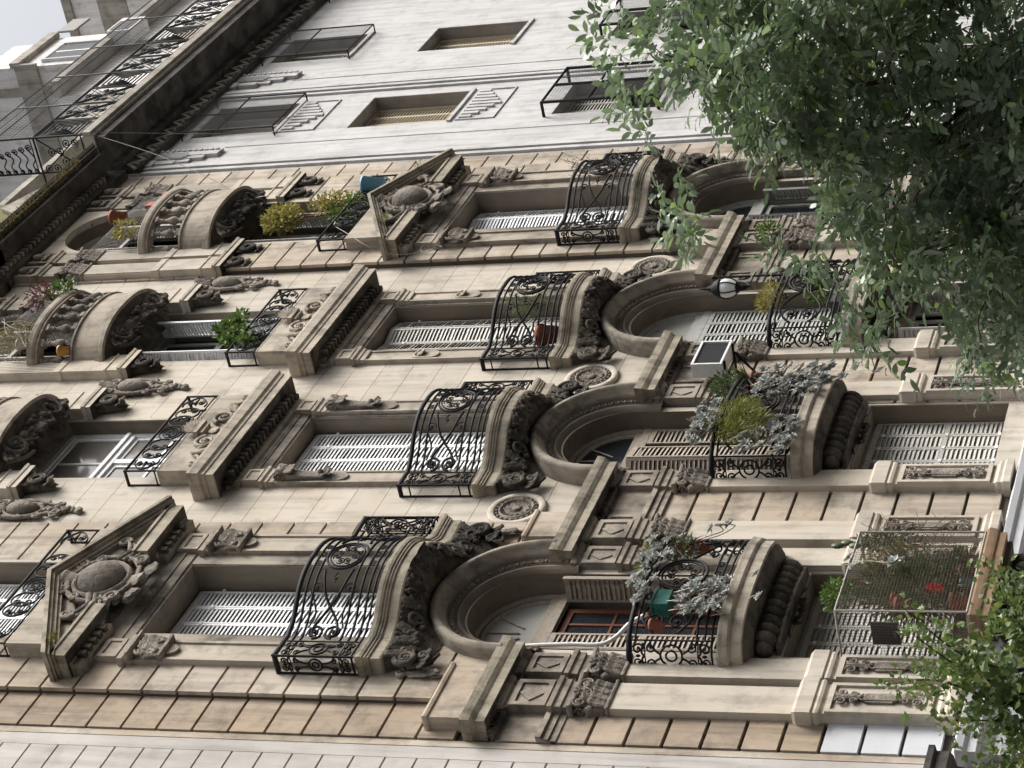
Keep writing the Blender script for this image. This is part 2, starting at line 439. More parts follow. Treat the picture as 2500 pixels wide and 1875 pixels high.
# ------------------------------------------------------------------ carved ornament
def wallmap(xc, yw, zc, sx=1.0):
    return lambda u, v, d: (xc + u * sx, yw - d, zc + v)
def acan(mb, mp, u, v, ang, L, W, d0=0.02, lift=0.06, curl=0.5, lobes=3, rows=10):
    ca, sa = cos(ang), sin(ang); R = []
    for i in range(rows):
        t = i / (rows - 1)
        env = (0.45 + 0.55 * sin(pi * min(1, 0.15 + t * 0.75))) * (1 - t ** 9) ** 0.5
        w = W * env * (1 + 0.30 * abs(sin(lobes * pi * t + 0.6)) - 0.15) + 0.003
        tip = max(0, t - 0.62) / 0.38
        d = d0 + lift * (t ** 0.7) + curl * W * (tip - 1.5 * tip ** 3 * 0.8)
        a = L * (t if t < 0.8 else 0.8 + (t - 0.8) * 0.55)
        row = []
        for q in (-1, -0.6, -0.2, 0.2, 0.6, 1):
            row.append(mp(u + ca * a - sa * w * q, v + sa * a + ca * w * q, d - 0.022 * q * q * (W / 0.08) + (0.012 if abs(q) in (0.6,) else 0.0)))
        R.append(row)
    mb.grid(R)
def vol(mb, mp, pts2, r0, r1, d=0.03, n=6, d1=None):
    m = len(pts2)
    d1 = d if d1 is None else d1
    mb.tube([mp(p[0], p[1], d + (d1 - d) * i / max(1, m - 1)) for i, p in enumerate(pts2)], [r0 + (r1 - r0) * i / max(1, m - 1) for i in range(m)], n)
def scroll(mb, mp, u, v, r, a0, turns, tk=0.022, d=0.03, d1=None):
    vol(mb, mp, spiral(u, v, r, r * 0.14, a0, turns), tk, tk * 0.6, d, 6, d1)
    mb.ell(mp(u, v, (d1 if d1 is not None else d) + 0.01), r * 0.22, r * 0.22, r * 0.22, 6, 4)
def blobs(mb, mp, pts, r, rg, jit=0.5):
    for u, v in pts:
        q = r * (1 + rg.uniform(-jit, jit))
        mb.ell(mp(u, v, q * 0.5), q, q * 0.8, q * rg.uniform(0.8, 1.2), 6, 4)
def rosette(mb, mp, u, v, r, n=6, d=0.02):
    for k in range(n):
        a = 2 * pi * k / n
        acan(mb, mp, u + cos(a) * r * 0.15, v + sin(a) * r * 0.15, a, r * 0.85, r * 0.32, d, 0.015, 0.3, 1, 4)
    mb.ell(mp(u, v, d + 0.02), r * 0.2, r * 0.2, r * 0.2, 6, 4)

def medallion_ring(mb):
    mb.lathe([(0.375, 0.0), (0.375, -0.035), (0.36, -0.05), (0.30, -0.05), (0.285, -0.035), (0.28, 0.02)], (0, 0, 0), 40, 'y')
def medallion(mb):
    mb.lathe([(0.28, 0.0), (0.27, -0.02), (0.235, -0.02), (0.225, -0.055), (0.205, -0.055), (0.195, -0.015), (0.0, -0.02)], (0, 0, 0), 40, 'y')
    mp = wallmap(0, 0, 0)
    for k in range(22):
        a = 2 * pi * k / 22
        mb.ell((cos(a) * 0.253, -0.03, sin(a) * 0.253), 0.024, 0.022, 0.024, 5, 4)
    for k in range(14):
        a = 2 * pi * (k + 0.5) / 14
        acan(mb, mp, cos(a) * 0.05, sin(a) * 0.05, a, 0.14, 0.032, 0.02, 0.02, 0, 1, 5)
    mb.lathe([(0.055, -0.02), (0.055, -0.05), (0.03, -0.06), (0.0, -0.045)], (0, 0, 0), 12, 'y')

def capital(mb, w=0.46, h=0.40, dep=0.10):
    """composite capital, local: x centre, z 0..h from the astragal, wall at y=0"""
    mb.mould([(0.0, -0.035), (0.022, -0.03), (0.028, -0.012), (0.022, 0.004), (0.0, 0.008)], -w / 2, w / 2, -dep, 0)
    mb.box(-w / 2 + 0.02, w / 2 - 0.02, -dep + 0.01, 0, 0.0, h * 0.85)
    mp = wallmap(0, -dep + 0.005, 0)
    for u in (-0.36, -0.12, 0.12, 0.36):
        acan(mb, mp, u * w, 0.0, pi / 2, h * 0.55, w * 0.12, 0.0, 0.06, 0.9)
    for u in (-0.24, 0.24):
        acan(mb, mp, u * w, h * 0.25, pi / 2, h * 0.5, w * 0.13, 0.01, 0.07, 0.9)
    for s_ in (-1, 1):
        scroll(mb, mp, s_ * w * 0.36, h * 0.72, w * 0.17, pi / 2, -1.6 * s_, 0.022, 0.035)
        mb.ell(mp(s_ * w * 0.5, h * 0.45, -0.02), 0.05, 0.05, 0.07, 6, 4)
        mps = lambda u, v, d, s_=s_: (s_ * (w / 2 - 0.01 + d), -dep * 0.5 + u, v)
        acan(mb, mps, 0, 0.02, pi / 2, h * 0.55, 0.06, 0.0, 0.05, 0.8)
        scroll(mb, mps, -0.01, h * 0.7, 0.06, pi / 2, 1.4, 0.018, 0.02)
    rosette(mb, mp, 0, h * 0.8, 0.075, 6, 0.05)
    vol(mb, mp, [(-w * 0.2, h * 0.78), (-w * 0.1, h * 0.55), (0, h * 0.5), (w * 0.1, h * 0.55), (w * 0.2, h * 0.78)], 0.014, 0.014, 0.04)
    plan = [(-w / 2 - 0.05, 0), (-w / 2 - 0.05, -dep - 0.06), (-w * 0.2, -dep - 0.02), (0, -dep - 0.01), (w * 0.2, -dep - 0.02), (w / 2 + 0.05, -dep - 0.06), (w / 2 + 0.05, 0)]
    mb.plansweep([(0, h * 0.86), (0.012, h * 0.9), (0.012, h * 0.95), (0.0, h)], plan)

def console(mb):
    """tall S console on the window pilasters, local origin at top centre, hangs down 1.05"""
    w = 0.105
    prof = catmull([(-0.02, 0), (-0.13, -0.015), (-0.165, -0.07), (-0.15, -0.14), (-0.10, -0.20), (-0.075, -0.30), (-0.055, -0.5), (-0.04, -0.68), (-0.03, -0.78)], 3)
    rows = []
    for p in prof:
        ww = w * (1 - 0.45 * min(1, -p.y / 0.8))
        rows.append([(-ww, 0, p.y), (-ww, p.x * 0.9, p.y), (-ww * 0.62, p.x * 1.05, p.y), (-ww * 0.3, p.x * 0.93, p.y), (0, p.x * 1.06, p.y), (ww * 0.3, p.x * 0.93, p.y), (ww * 0.62, p.x * 1.05, p.y), (ww, p.x * 0.9, p.y), (ww, 0, p.y)])
    mb.grid(rows)
    for s_ in (-1, 1):
        mps = lambda u, v, d, s_=s_: (s_ * (w + d), u, v)
        scroll(mb, mps, -0.085, -0.085, 0.075, pi / 2, -1.8, 0.015, 0.004)
    def mpf(u, v, d):
        y = -0.13 + 0.085 * min(1, max(0, -v / 0.45))
        return (u, y - d, v)
    for u in (-0.05, 0.0, 0.05): acan(mb, mpf, u, -0.10, -pi / 2 + u * 3, 0.20, 0.034, 0.02, 0.04, 0.9, 3, 9)
    for u in (-0.055, 0.055): scroll(mb, mpf, u, -0.07, 0.035, -pi / 2, 1.3 * (1 if u > 0 else -1), 0.012, 0.04)
    for k in range(5): acan(mb, mpf, 0.0, -0.66, -pi / 2 + (k - 2) * 0.5, 0.15, 0.026, 0.015, 0.04, 0.9, 2, 7)
    mb.ell((0, -0.09, -0.65), 0.035, 0.04, 0.04, 8, 5)
    mb.prism([(0.105 * cos(a), -0.90 + 0.13 * sin(a)) for a in [pi + pi * k / 8 for k in range(9)]] + [(0.105, -0.74), (-0.105, -0.74)], -0.022, 0)

def mask_capital(mb, w=0.36, h=0.42):
    """leafy mask capital on the end bays' window pilasters"""
    rg = random.Random(11)
    mp = wallmap(0, 0, 0)
    mb.mould([(0, 0), (0.03, 0.012), (0.035, 0.045), (0.02, 0.06), (0.0, 0.062)], -w / 2, w / 2, -0.06, 0)
    for u in (-0.36, -0.12, 0.12, 0.36): acan(mb, mp, u * w, 0.05, pi / 2, h * 0.6, 0.06, 0.05, 0.06, 0.8)
    for k in range(5): acan(mb, mp, 0, h * 0.42, pi / 2 + (k - 2) * 0.45, h * 0.5, 0.04, 0.07, 0.05, 0.8, 3, 8)
    for s_ in (-1, 1): scroll(mb, mp, s_ * w * 0.2, h * 0.35, 0.05, -pi / 2, 1.5 * s_, 0.018, 0.08)
    for s_ in (-1, 1):
        scroll(mb, mp, s_ * w * 0.34, h * 0.72, 0.07, pi / 2, -1.5 * s_, 0.022, 0.08)
    blobs(mb, lambda u, v, d: (u, -0.06 - d, v), [(rg.uniform(-w / 2, w / 2), rg.uniform(0.12, h)) for _ in range(14)], 0.022, rg)
    mb.mould([(0.02, h - 0.02), (0.05, h), (0.05, h + 0.03)], -w / 2, w / 2, -0.08, 0)
    mb.prism([(0.1 * cos(a), 0.0 + 0.13 * sin(a)) for a in [pi + pi * k / 8 for k in range(9)]], -0.035, 0)

def cartouche_wall(mb):
    """hanging cartouche between the bays: egg, crest and a garland, z from 0.7 down to -0.7"""
    rg = random.Random(21)
    mp = wallmap(0, 0, 0)
    mb.ell((0, -0.06, 0.12), 0.125, 0.11, 0.25, 12, 8)
    vol(mb, mp, [(0.17 * cos(a), 0.12 + 0.30 * sin(a)) for a in [2 * pi * k / 20 for k in range(21)]], 0.035, 0.035, 0.03)
    for s_ in (-1, 1):
        scroll(mb, mp, s_ * 0.13, 0.46, 0.08, pi / 2, -1.5 * s_, 0.03, 0.06)
        scroll(mb, mp, s_ * 0.14, -0.16, 0.07, -pi / 2, 1.5 * s_, 0.028, 0.05)
        vol(mb, mp, [(s_ * 0.19, 0.34), (s_ * 0.22, 0.12), (s_ * 0.19, -0.08), (s_ * 0.10, -0.30), (s_ * 0.12, -0.46)], 0.036, 0.02, 0.05)
        scroll(mb, mp, s_ * 0.13, -0.42, 0.055, pi / 2, -1.4 * s_, 0.024, 0.04)
        blobs(mb, mp, [(s_ * rg.uniform(0.14, 0.2), rg.uniform(-0.1, 0.5)) for _ in range(8)], 0.035, rg)
    acan(mb, mp, 0, 0.40, pi / 2, 0.30, 0.09, 0.06, 0.08)
    pts = []
    for k in range(34):
        t = k / 33
        pts.append((rg.uniform(-1, 1) * 0.10 * (1 - 0.75 * t), -0.2 - 0.55 * t))
    blobs(mb, mp, pts, 0.042, rg)

def pediment_cartouche(mb):
    """shield with scrolls and drapery, centre at origin, about 1.5 wide, 1.2 tall"""
    rg = random.Random(31)
    mp = wallmap(0, 0, 0)
    mb.ell((0, -0.10, 0.02), 0.31, 0.19, 0.30, 20, 12)
    mb.lathe([(0.29, 0.0), (0.33, -0.09), (0.37, -0.11), (0.40, -0.06), (0.42, 0.05)], (0, -0.03, 0.02), 26, 'y', True, 1.0, 0.98)
    for s_ in (-1, 1):
        scroll(mb, mp, s_ * 0.27, 0.43, 0.11, pi / 2, -1.7 * s_, 0.035, 0.12)
        scroll(mb, mp, s_ * 0.42, 0.20, 0.08, pi, -1.4 * s_, 0.03, 0.12)
        vol(mb, mp, [(s_ * 0.1, 0.44), (s_ * 0.3, 0.36), (s_ * 0.46, 0.16), (s_ * 0.5, -0.05), (s_ * 0.42, -0.25), (s_ * 0.25, -0.4), (s_ * 0.08, -0.44)], 0.05, 0.035, 0.10)
        # drapery wings running out along the broken cornice
        for k in range(4):
            vol(mb, mp, [(s_ * 0.38, -0.02 - 0.07 * k), (s_ * 0.58, -0.10 - 0.07 * k), (s_ * 0.74, -0.02 - 0.06 * k), (s_ * 0.88, 0.08 - 0.05 * k)], 0.055, 0.02, 0.12 - 0.02 * k)
        scroll(mb, mp, s_ * 0.40, -0.34, 0.10, pi, 1.5 * s_, 0.04, 0.12)
        scroll(mb, mp, s_ * 0.80, 0.08, 0.09, -pi / 2, 1.5 * s_, 0.035, 0.12)
        acan(mb, mp, s_ * 0.2, -0.42, -pi / 2 + s_ * 0.5, 0.26, 0.10, 0.08, 0.05)
    acan(mb, mp, 0, 0.36, pi / 2, 0.22, 0.12, 0.12, 0.06)
    acan(mb, mp, 0, -0.34, -pi / 2, 0.26, 0.13, 0.10, 0.06)
    blobs(mb, mp, [(rg.uniform(-0.35, 0.35), rg.uniform(-0.5, -0.3)) for _ in range(26)], 0.045, rg)
    blobs(mb, mp, [(s_ * rg.uniform(0.36, 0.5), rg.uniform(-0.35, 0.1)) for s_ in (-1, 1) for _ in range(10)], 0.04, rg)

def parapet_relief(mb):
    """shell and running scrolls on the small parapets, local centre bottom"""
    rg = random.Random(41)
    mp = wallmap(0, 0, 0)
    for k in range(9):
        a = pi * (k + 0.5) / 9
        acan(mb, mp, 0.03 * cos(a), 0.52 + 0.02 * sin(a), a, 0.20, 0.04, 0.05, 0.06, 0.2, 1, 5)
    mb.box(-0.17, 0.17, -0.10, 0, 0.44, 0.50)
    mb.box(-0.13, 0.13, -0.07, 0, 0.38, 0.44)
    acan(mb, mp, 0, 0.36, -pi / 2, 0.2, 0.06, 0.02, 0.03)
    for s_ in (-1, 1):
        scroll(mb, mp, s_ * 0.33, 0.25, 0.155, pi * 0.9 if s_ > 0 else pi * 0.1, -1.75 * s_, 0.036, 0.035)
        vol(mb, mp, [(s_ * 0.47, 0.22), (s_ * 0.58, 0.30), (s_ * 0.68, 0.26), (s_ * 0.74, 0.16), (s_ * 0.84, 0.12)], 0.035, 0.028, 0.03)
        scroll(mb, mp, s_ * 0.90, 0.17, 0.07, -pi / 2, 1.2 * s_, 0.028, 0.03)
        acan(mb, mp, s_ * 0.5, 0.18, (0.5 if s_ > 0 else pi - 0.5), 0.25, 0.07, 0.03, 0.04)
        acan(mb, mp, s_ * 0.24, 0.08, (0.2 if s_ > 0 else pi - 0.2), 0.22, 0.06, 0.02, 0.03)
        blobs(mb, mp, [(s_ * rg.uniform(0.45, 0.65), rg.uniform(0.1, 0.3)) for _ in range(6)], 0.03, rg)

def mouth_console(mb):
    """short bracket with a ringed mouth under the pilaster pedestals; top at z=0, hangs 0.42, x centre"""
    prof = catmull([(-0.14, 0), (-0.15, -0.06), (-0.13, -0.14), (-0.15, -0.22), (-0.10, -0.30), (-0.06, -0.36), (-0.02, -0.44)], 3)
    rows = [[(-0.16 + 0.09 * min(1, -p.y / 0.44), 0.0, p.y), (-0.15 + 0.09 * min(1, -p.y / .44), p.x * 0.9, p.y), (0, p.x * 1.1, p.y), (0.15 - 0.09 * min(1, -p.y / .44), p.x * 0.9, p.y), (0.16 - 0.09 * min(1, -p.y / .44), 0, p.y)] for p in prof]
    mb.grid(rows)
    mp = wallmap(0, -0.13, 0)
    for r, t in ((0.115, 0.022), (0.075, 0.02)):
        vol(mb, mp, [(r * cos(a), -0.17 + r * 1.05 * sin(a)) for a in [2 * pi * k / 16 for k in range(17)]], t, t, 0.02)
    for s_ in (-1, 1):
        acan(mb, mp, s_ * 0.1, -0.08, pi / 2 + s_ * -0.6, 0.12, 0.05, 0.0, 0.03)
        acan(mb, mp, s_ * 0.05, -0.26, -pi / 2 + s_ * 0.3, 0.15, 0.05, -0.03, 0.03)
    mb.ell((0, -0.09, -0.36), 0.06, 0.07, 0.06, 8, 5)

def panel_relief(mb):
    """tall sunk panel ornament of the pedestals: scrolls at both ends and a plaque, x centre, z 0..0.95"""
    mp = wallmap(0, 0, 0)
    mb.box(-0.075, 0.075, -0.025, 0, 0.34, 0.62)
    mb.box(-0.05, 0.05, -0.035, 0, 0.31, 0.65)
    for z0, sg in ((0.0, 1), (0.96, -1)):
        for s_ in (-1, 1):
            scroll(mb, mp, s_ * 0.072, z0 + sg * 0.085, 0.062, -sg * pi / 2, -1.6 * s_ * sg, 0.015, 0.03)
            scroll(mb, mp, s_ * 0.06, z0 + sg * 0.215, 0.042, sg * pi / 2, 1.5 * s_ * sg, 0.013, 0.03)
            vol(mb, mp, [(s_ * 0.012, z0 + sg * 0.02), (s_ * 0.02, z0 + sg * 0.14), (s_ * 0.012, z0 + sg * 0.25), (s_ * 0.05, z0 + sg * 0.31)], 0.013, 0.010, 0.03)
        vol(mb, mp, [(0, z0 + sg * 0.03), (0, z0 + sg * 0.3)], 0.016, 0.012, 0.035)
        mb.ell(mp(0, z0 + sg * 0.28, 0.03), 0.03, 0.025, 0.04, 8, 5)
def frieze_panel(mb, seed=1):
    """small egg-and-leaf panel under the main cornice, x centre, z 0..0.5"""
    rg = random.Random(seed)
    mp = wallmap(0, 0, 0)
    mb.ell((0, -0.02, 0.26), 0.075, 0.06, 0.1, 10, 6)
    for sg in (-1, 1):
        for s_ in (-1, 1):
            scroll(mb, mp, s_ * 0.07, 0.26 + sg * 0.15, 0.045, sg * pi / 2, -1.3 * s_ * sg, 0.017, 0.02)
        acan(mb, mp, 0, 0.26 + sg * 0.1, sg * pi / 2, 0.13, 0.04, 0.01, 0.03)

# ------------------------------------------------------------------ iron work
IK = 1.35
def ir(mb, pl, pts2, r=0.0095, n=5): mb.tube(pl.curve(pts2), r * IK, n)
def iscroll(mb, pl, s, z, r, a0, turns, tk=0.0085):
    ir(mb, pl, spiral(s, z, r, r * 0.18, a0, turns), tk, 4)
    mb.ell(pl.m3(s, z), r * 0.2, r * 0.2, r * 0.2, 5, 4)
def smooth2(pts, n=6):
    return [(p.x, p.y) for p in catmull([(a, b, 0) for a, b in pts], n)]
def vpanel(mb, pl, s0, s1, z0, z1):
    """upright scroll panel between s0 and s1"""
    c = (s0 + s1) / 2; w = (s1 - s0); h = z1 - z0; m = (z0 + z1) / 2
    for z in (z0, z1): mb.tube(pl.line(s0, s1, z), 0.010, 4)
    for s in (s0, s1): mb.tube([pl.m3(s, z0), pl.m3(s, z1)], 0.012, 4)
    for f in (0.17, 0.83): mb.tube(pl.line(s0, s1, z0 + h * f), 0.008, 4)
    r = min(w * 0.36, h * 0.16)
    ir(mb, pl, circ(c, m, r)); ir(mb, pl, circ(c, m, r * 0.5, 10))
    for sg in (-1, 1):
        for sd in (-1, 1):
            ir(mb, pl, smooth2([(c + sd * r * 0.2, m + sg * r), (c + sd * w * 0.18, m + sg * h * 0.2), (c + sd * w * 0.40, m + sg * h * 0.27)]))
            iscroll(mb, pl, c + sd * w * 0.25, m + sg * h * 0.25, w * 0.17, 0 if sd > 0 else pi, sd * sg * 1.3)
            iscroll(mb, pl, c + sd * w * 0.22, m + sg * h * 0.42, w * 0.19, -sg * pi / 2, sd * sg * 1.3)
            ir(mb, pl, smooth2([(c, m + sg * h * 0.34), (c + sd * w * 0.15, m + sg * h * 0.37), (c + sd * w * 0.42, m + sg * h * 0.35)]))
        mb.ell(pl.m3(c, m + sg * h * 0.415), 0.02, 0.02, 0.03, 5, 4)
def wreath(mb, pl, c, m, rs, rz):
    ir(mb, pl, circ(c, m, 1, 24, rs, rz), 0.013); ir(mb, pl, circ(c, m, 1, 24, rs * 0.84, rz * 0.84), 0.009)
    for k in range(4):
        a = pi / 4 + k * pi / 2
        for q in (-1, 1):
            iscroll(mb, pl, c + rs * 0.48 * cos(a + q * 0.42), m + rz * 0.48 * sin(a + q * 0.42), rs * 0.22, a, q * 1.4, 0.0075)
def flowerlet(mb, pl, s, z, r):
    for k in range(5):
        a = 2 * pi * k / 5 + 0.3
        ir(mb, pl, circ(s + r * 0.6 * cos(a), z + r * 0.6 * sin(a), r * 0.42, 8), 0.006, 4)
    mb.ell(pl.m3(s, z), r * 0.25, r * 0.25, r * 0.25, 5, 4)
def rail_bombe(mb, pts, sretl, zb, zt, side_panel):
    """bowed railing of the third-floor balconies; sretl = length of the side returns"""
    pl = Plan(pts); L = pl.L; c = L / 2; h = zt - zb
    mb.tube(pl.line(0, L, zt), 0.028, 6, flat=(0.7, 1.2)); mb.tube(pl.line(0, L, zb), 0.013, 5)
    for s in (0.012, sretl, L - sretl, L - 0.012): mb.tube([pl.m3(s, zb - 0.03), pl.m3(s, zt + (0.03 if sretl <= s <= L - sretl else 0))], 0.016, 5)
    for a, b in ((0, sretl), (L - sretl, L)):
        if side_panel: vpanel(mb, pl, a + 0.02, b - 0.01, zb, zt - 0.03)
        else:
            for f in (0.14, 0.86): mb.tube(pl.line(a, b, zb + h * f), 0.011, 4)
    pw = 0.30
    vpanel(mb, pl, sretl, sretl + pw, zb, zt - 0.03); vpanel(mb, pl, L - sretl - pw, L - sretl, zb, zt - 0.03)
    s0, s1 = sretl + pw, L - sretl - pw
    for f in (0.07, 0.17, 0.28, 0.80, 0.90): mb.tube(pl.line(s0, s1, zb + h * f), 0.0155, 5)
    m = zb + h * 0.54; hh = h * 0.24
    wreath(mb, pl, c, m, 0.27, h * 0.255)
    for sg in (-1, 1):
        # crossing ribbon with curled ends either side of the wreath
        a = c + sg * 0.30; e = (s1 if sg > 0 else s0) - sg * 0.04
        w = (e - a)
        for q in (-1, 1):
            ir(mb, pl, smooth2([(a - sg * 0.02, m + q * hh * 0.8), (a + w * 0.32, m + q * hh * 0.42), (a + w * 0.52, m - q * hh * 0.02), (a + w * 0.72, m - q * hh * 0.55), (a + w * 0.88, m - q * hh * 0.66), (a + w * 0.97, m - q * hh * 0.3)]), 0.0125)
            iscroll(mb, pl, a + w * 0.87, m - q * hh * 0.52, hh * 0.48, 0 if sg > 0 else pi, q * sg * 1.6, 0.0125)
            iscroll(mb, pl, a + w * 0.26, m + q * hh * 0.95, hh * 0.32, -q * pi / 2, -q * sg * 1.2, 0.009)
            ir(mb, pl, smooth2([(a + w * 0.30, m + q * hh * 1.22), (a + w * 0.46, m + q * hh * 0.9), (a + w * 0.62, m + q * hh * 0.75), (a + w * 0.8, m + q * hh * 0.95)]), 0.0085)
        flowerlet(mb, pl, c + sg * 0.17, zb + h * 0.12, 0.045); flowerlet(mb, pl, c + sg * 0.17, zb + h * 0.85, 0.045)
        ir(mb, pl, smooth2([(c + sg * 0.33, m), (c + sg * 0.40, m + 0.03), (c + sg * 0.47, m)]), 0.008)
        mb.ell(pl.m3(c + sg * 0.42, m), 0.02, 0.02, 0.02, 5, 4)
    flowerlet(mb, pl, c, zb + h * 0.12, 0.05); flowerlet(mb, pl, c, zb + h * 0.85, 0.05)
def rail_bow(mb, pts, zb, zt):
    """bow-fronted railing of the second-floor balconies"""
    pl = Plan(pts); L = pl.L; c = L / 2; h = zt - zb
    mb.tube(pl.line(0, L, zt), 0.026, 6, flat=(0.7, 1.2)); mb.tube(pl.line(0, L, zb), 0.013, 5)
    vpanel(mb, pl, 0.02, 0.36, zb, zt - 0.03); vpanel(mb, pl, L - 0.36, L - 0.02, zb, zt - 0.03)
    for f in (0.08, 0.18, 0.92): mb.tube(pl.line(0.36, L - 0.36, zb + h * f), 0.0145, 5)
    m = zb + h * 0.57
    wreath(mb, pl, c, m, 0.30, h * 0.30)
    for sg in (-1, 1):
        a = c + sg * 0.30; e = (L - 0.38) if sg > 0 else 0.38; w = e - a
        for q in (-1, 1):
            ir(mb, pl, smooth2([(a, m + q * h * 0.03), (a + w * 0.3, m + q * h * 0.20), (a + w * 0.65, m + q * h * 0.30), (a + w * 0.92, m + q * h * 0.15)]), 0.011)
            iscroll(mb, pl, a + w * 0.72, m + q * h * 0.13, h * 0.14, 0 if sg > 0 else pi, q * sg * 1.5, 0.010)
            iscroll(mb, pl, a + w * 0.18, m + q * h * 0.27, h * 0.075, pi if sg > 0 else 0, -q * sg * 1.3, 0.009)
        flowerlet(mb, pl, c + sg * 0.2, zb + h * 0.13, 0.05)
    flowerlet(mb, pl, c, zb + h * 0.13, 0.05)
def rail_low(mb, hw, y, yw, zb, zt):
    """low straight railing above the window cornices"""
    pl = Plan([(-hw, yw), (-hw, y), (hw, y), (hw, yw)]); L = pl.L; d = abs(y - yw); c = L / 2; h = zt - zb
    mb.tube(pl.line(0, L, zt, n=1) if False else [pl.m3(s, zt) for s in (0, d, L - d, L)], 0.02, 4, flat=(0.8, 1.3))
    mb.tube([pl.m3(s, zb + 0.04) for s in (0, d, L - d, L)], 0.013, 4)
    for s in (0.01, d, L - d, L - 0.01): mb.tube([pl.m3(s, zb), pl.m3(s, zt + 0.02)], 0.017, 4)
    m = zb + h * 0.5 + 0.02; r = h * 0.36
    ir(mb, pl, circ(c, m, 1, 20, 0.19, r)); ir(mb, pl, circ(c, m, 1, 18, 0.13, r * 0.7), 0.008)
    for k in range(6):
        a = 2 * pi * k / 6
        iscroll(mb, pl, c + 0.065 * cos(a), m + r * 0.36 * sin(a), 0.04, a, 1.2, 0.006)
    for sg in (-1, 1):
        for i, s in enumerate((0.30, 0.52)):
            ir(mb, pl, circ(c + sg * (s + 0.02), m, 1, 18, 0.15, r * 1.02), 0.0095)
            for q in (-1, 1): iscroll(mb, pl, c + sg * (s + 0.08), m + q * r * 0.42, r * 0.36, -q * pi / 2, q * sg * 1.4, 0.009)
        s = hw - 0.17
        ir(mb, pl, smooth2([(c + sg * (s - 0.13), m + r), (c + sg * (s - 0.02), m + r * 0.95), (c + sg * (s + 0.13), m), (c + sg * (s - 0.02), m - r * 0.95), (c + sg * (s - 0.13), m - r)]), 0.0095)
        for q in (-1, 1): iscroll(mb, pl, c + sg * (s - 0.02), m + q * r * 0.45, r * 0.34, 0, q * 1.4, 0.009)
        mb.tube([pl.m3(c + sg * (s - 0.06), m), pl.m3(c + sg * (s + 0.11), m)], [0.03, 0.006], 4)
# ------------------------------------------------------------------ ground and street
mb = MB(); mb.box(-400, 400, -400, 400, -0.6, -0.12)
struct(obj('ground', mb, M['asphalt']))
mb = MB(); mb.add([(-300, -11.4, -0.116), (300, -11.4, -0.116), (300, -3.4, -0.116), (-300, -3.4, -0.116)], [(0, 1, 2, 3)])
struct(obj('road', mb, M['asphalt']))
mb = MB()
for k in range(-20, 21): mb.add([(k * 6, -7.46, -0.112), (k * 6 + 3, -7.46, -0.112), (k * 6 + 3, -7.34, -0.112), (k * 6, -7.34, -0.112)], [(0, 1, 2, 3)])
struct(obj('road_marking', mb, M['paint']))
for y0, y1, yk in ((-3.2, 0.3, -3.4), (-24.2, -11.6, -11.4)):
    mb = MB(); mb.box(-300, 300, y0, y1, -0.13, 0.0); pv = struct(obj('pavement', mb, M['paving']))
    mb = MB(); mb.box(-300, 300, min(yk, y0 if yk < y0 else y1), max(yk, y0 if yk < y0 else y1), -0.13, 0.004); obj('kerb', mb, M['kerb'], pv)

# ------------------------------------------------------------------ unseen houses across the street, added to block low sky light
def added_facing_house(x0, x1, h, mat, label):
    e = empty('facing_house', ((x0 + x1) / 2, -24, 0)); tag(e, label, 'house')
    L_ = ((-(x0 + x1) / 2), 24, 0)
    m_ = MB(); m_.box(x0, x1, -36, -24, 0, h); m_.box(x0, x1, -24, -23.7, h - 0.6, h); m_.box(x0, x1, -24, -23.85, 4.2, 4.5)
    obj('wall', m_, M[mat], e, L_)
    n = max(2, int((x1 - x0) / 3.2)); st = (x1 - x0) / n
    for i in range(n):
        xc = x0 + st * (i + 0.5); z = 0.0
        while z + 3.4 < h:
            m_ = MB(); z0 = z + (0.1 if z == 0 else 0.9)
            for a0, a1, b0, b1 in ((-.7, -.6, z0, z + 3.0), (.6, .7, z0, z + 3.0), (-.6, .6, z + 2.9, z + 3.0), (-.6, .6, z0, z0 + .1), (-.04, .04, z0 + .1, z + 2.9)): m_.box(xc + a0, xc + a1, -24.0, -23.95, b0, b1)
            w_ = obj('door' if z == 0 else 'window', m_, M['cream'], e, L_)
            m_ = MB(); m_.box(xc - .6, xc + .6, -24.0, -23.99, z0 + .1, z + 2.9); obj('pane', m_, M['glass'], w_)
            z += 3.6 if z else 4.4
added_facing_house(-62, -40, 17.5, 'facing', 'grey terraced house across the street, far to the left')
added_facing_house(-40, -21, 20.5, 'facing', 'tall pale house across the street behind the viewer')
added_facing_house(-21, -2, 18.0, 'facing', 'beige house across the street opposite the ornate facade')
added_facing_house(-2, 22, 21.0, 'facing', 'grey house across the street opposite the plain grey building')
added_facing_house(22, 48, 18.5, 'facing', 'brownish house across the street at the far right')

# ------------------------------------------------------------------ the beige apartment building
BX = {'A': -5.61, 'B': -1.7, 'C': 1.7, 'D': 5.61}
apt = empty('apartment_building', (0, 0, 0))
tag(apt, 'ornate beige apartment building with curved iron balconies and arched windows', 'building')
def part(name, mb, mat, loc=None, parent=None): return obj(name, mb, M[mat] if isinstance(mat, str) else mat, parent or apt, loc)

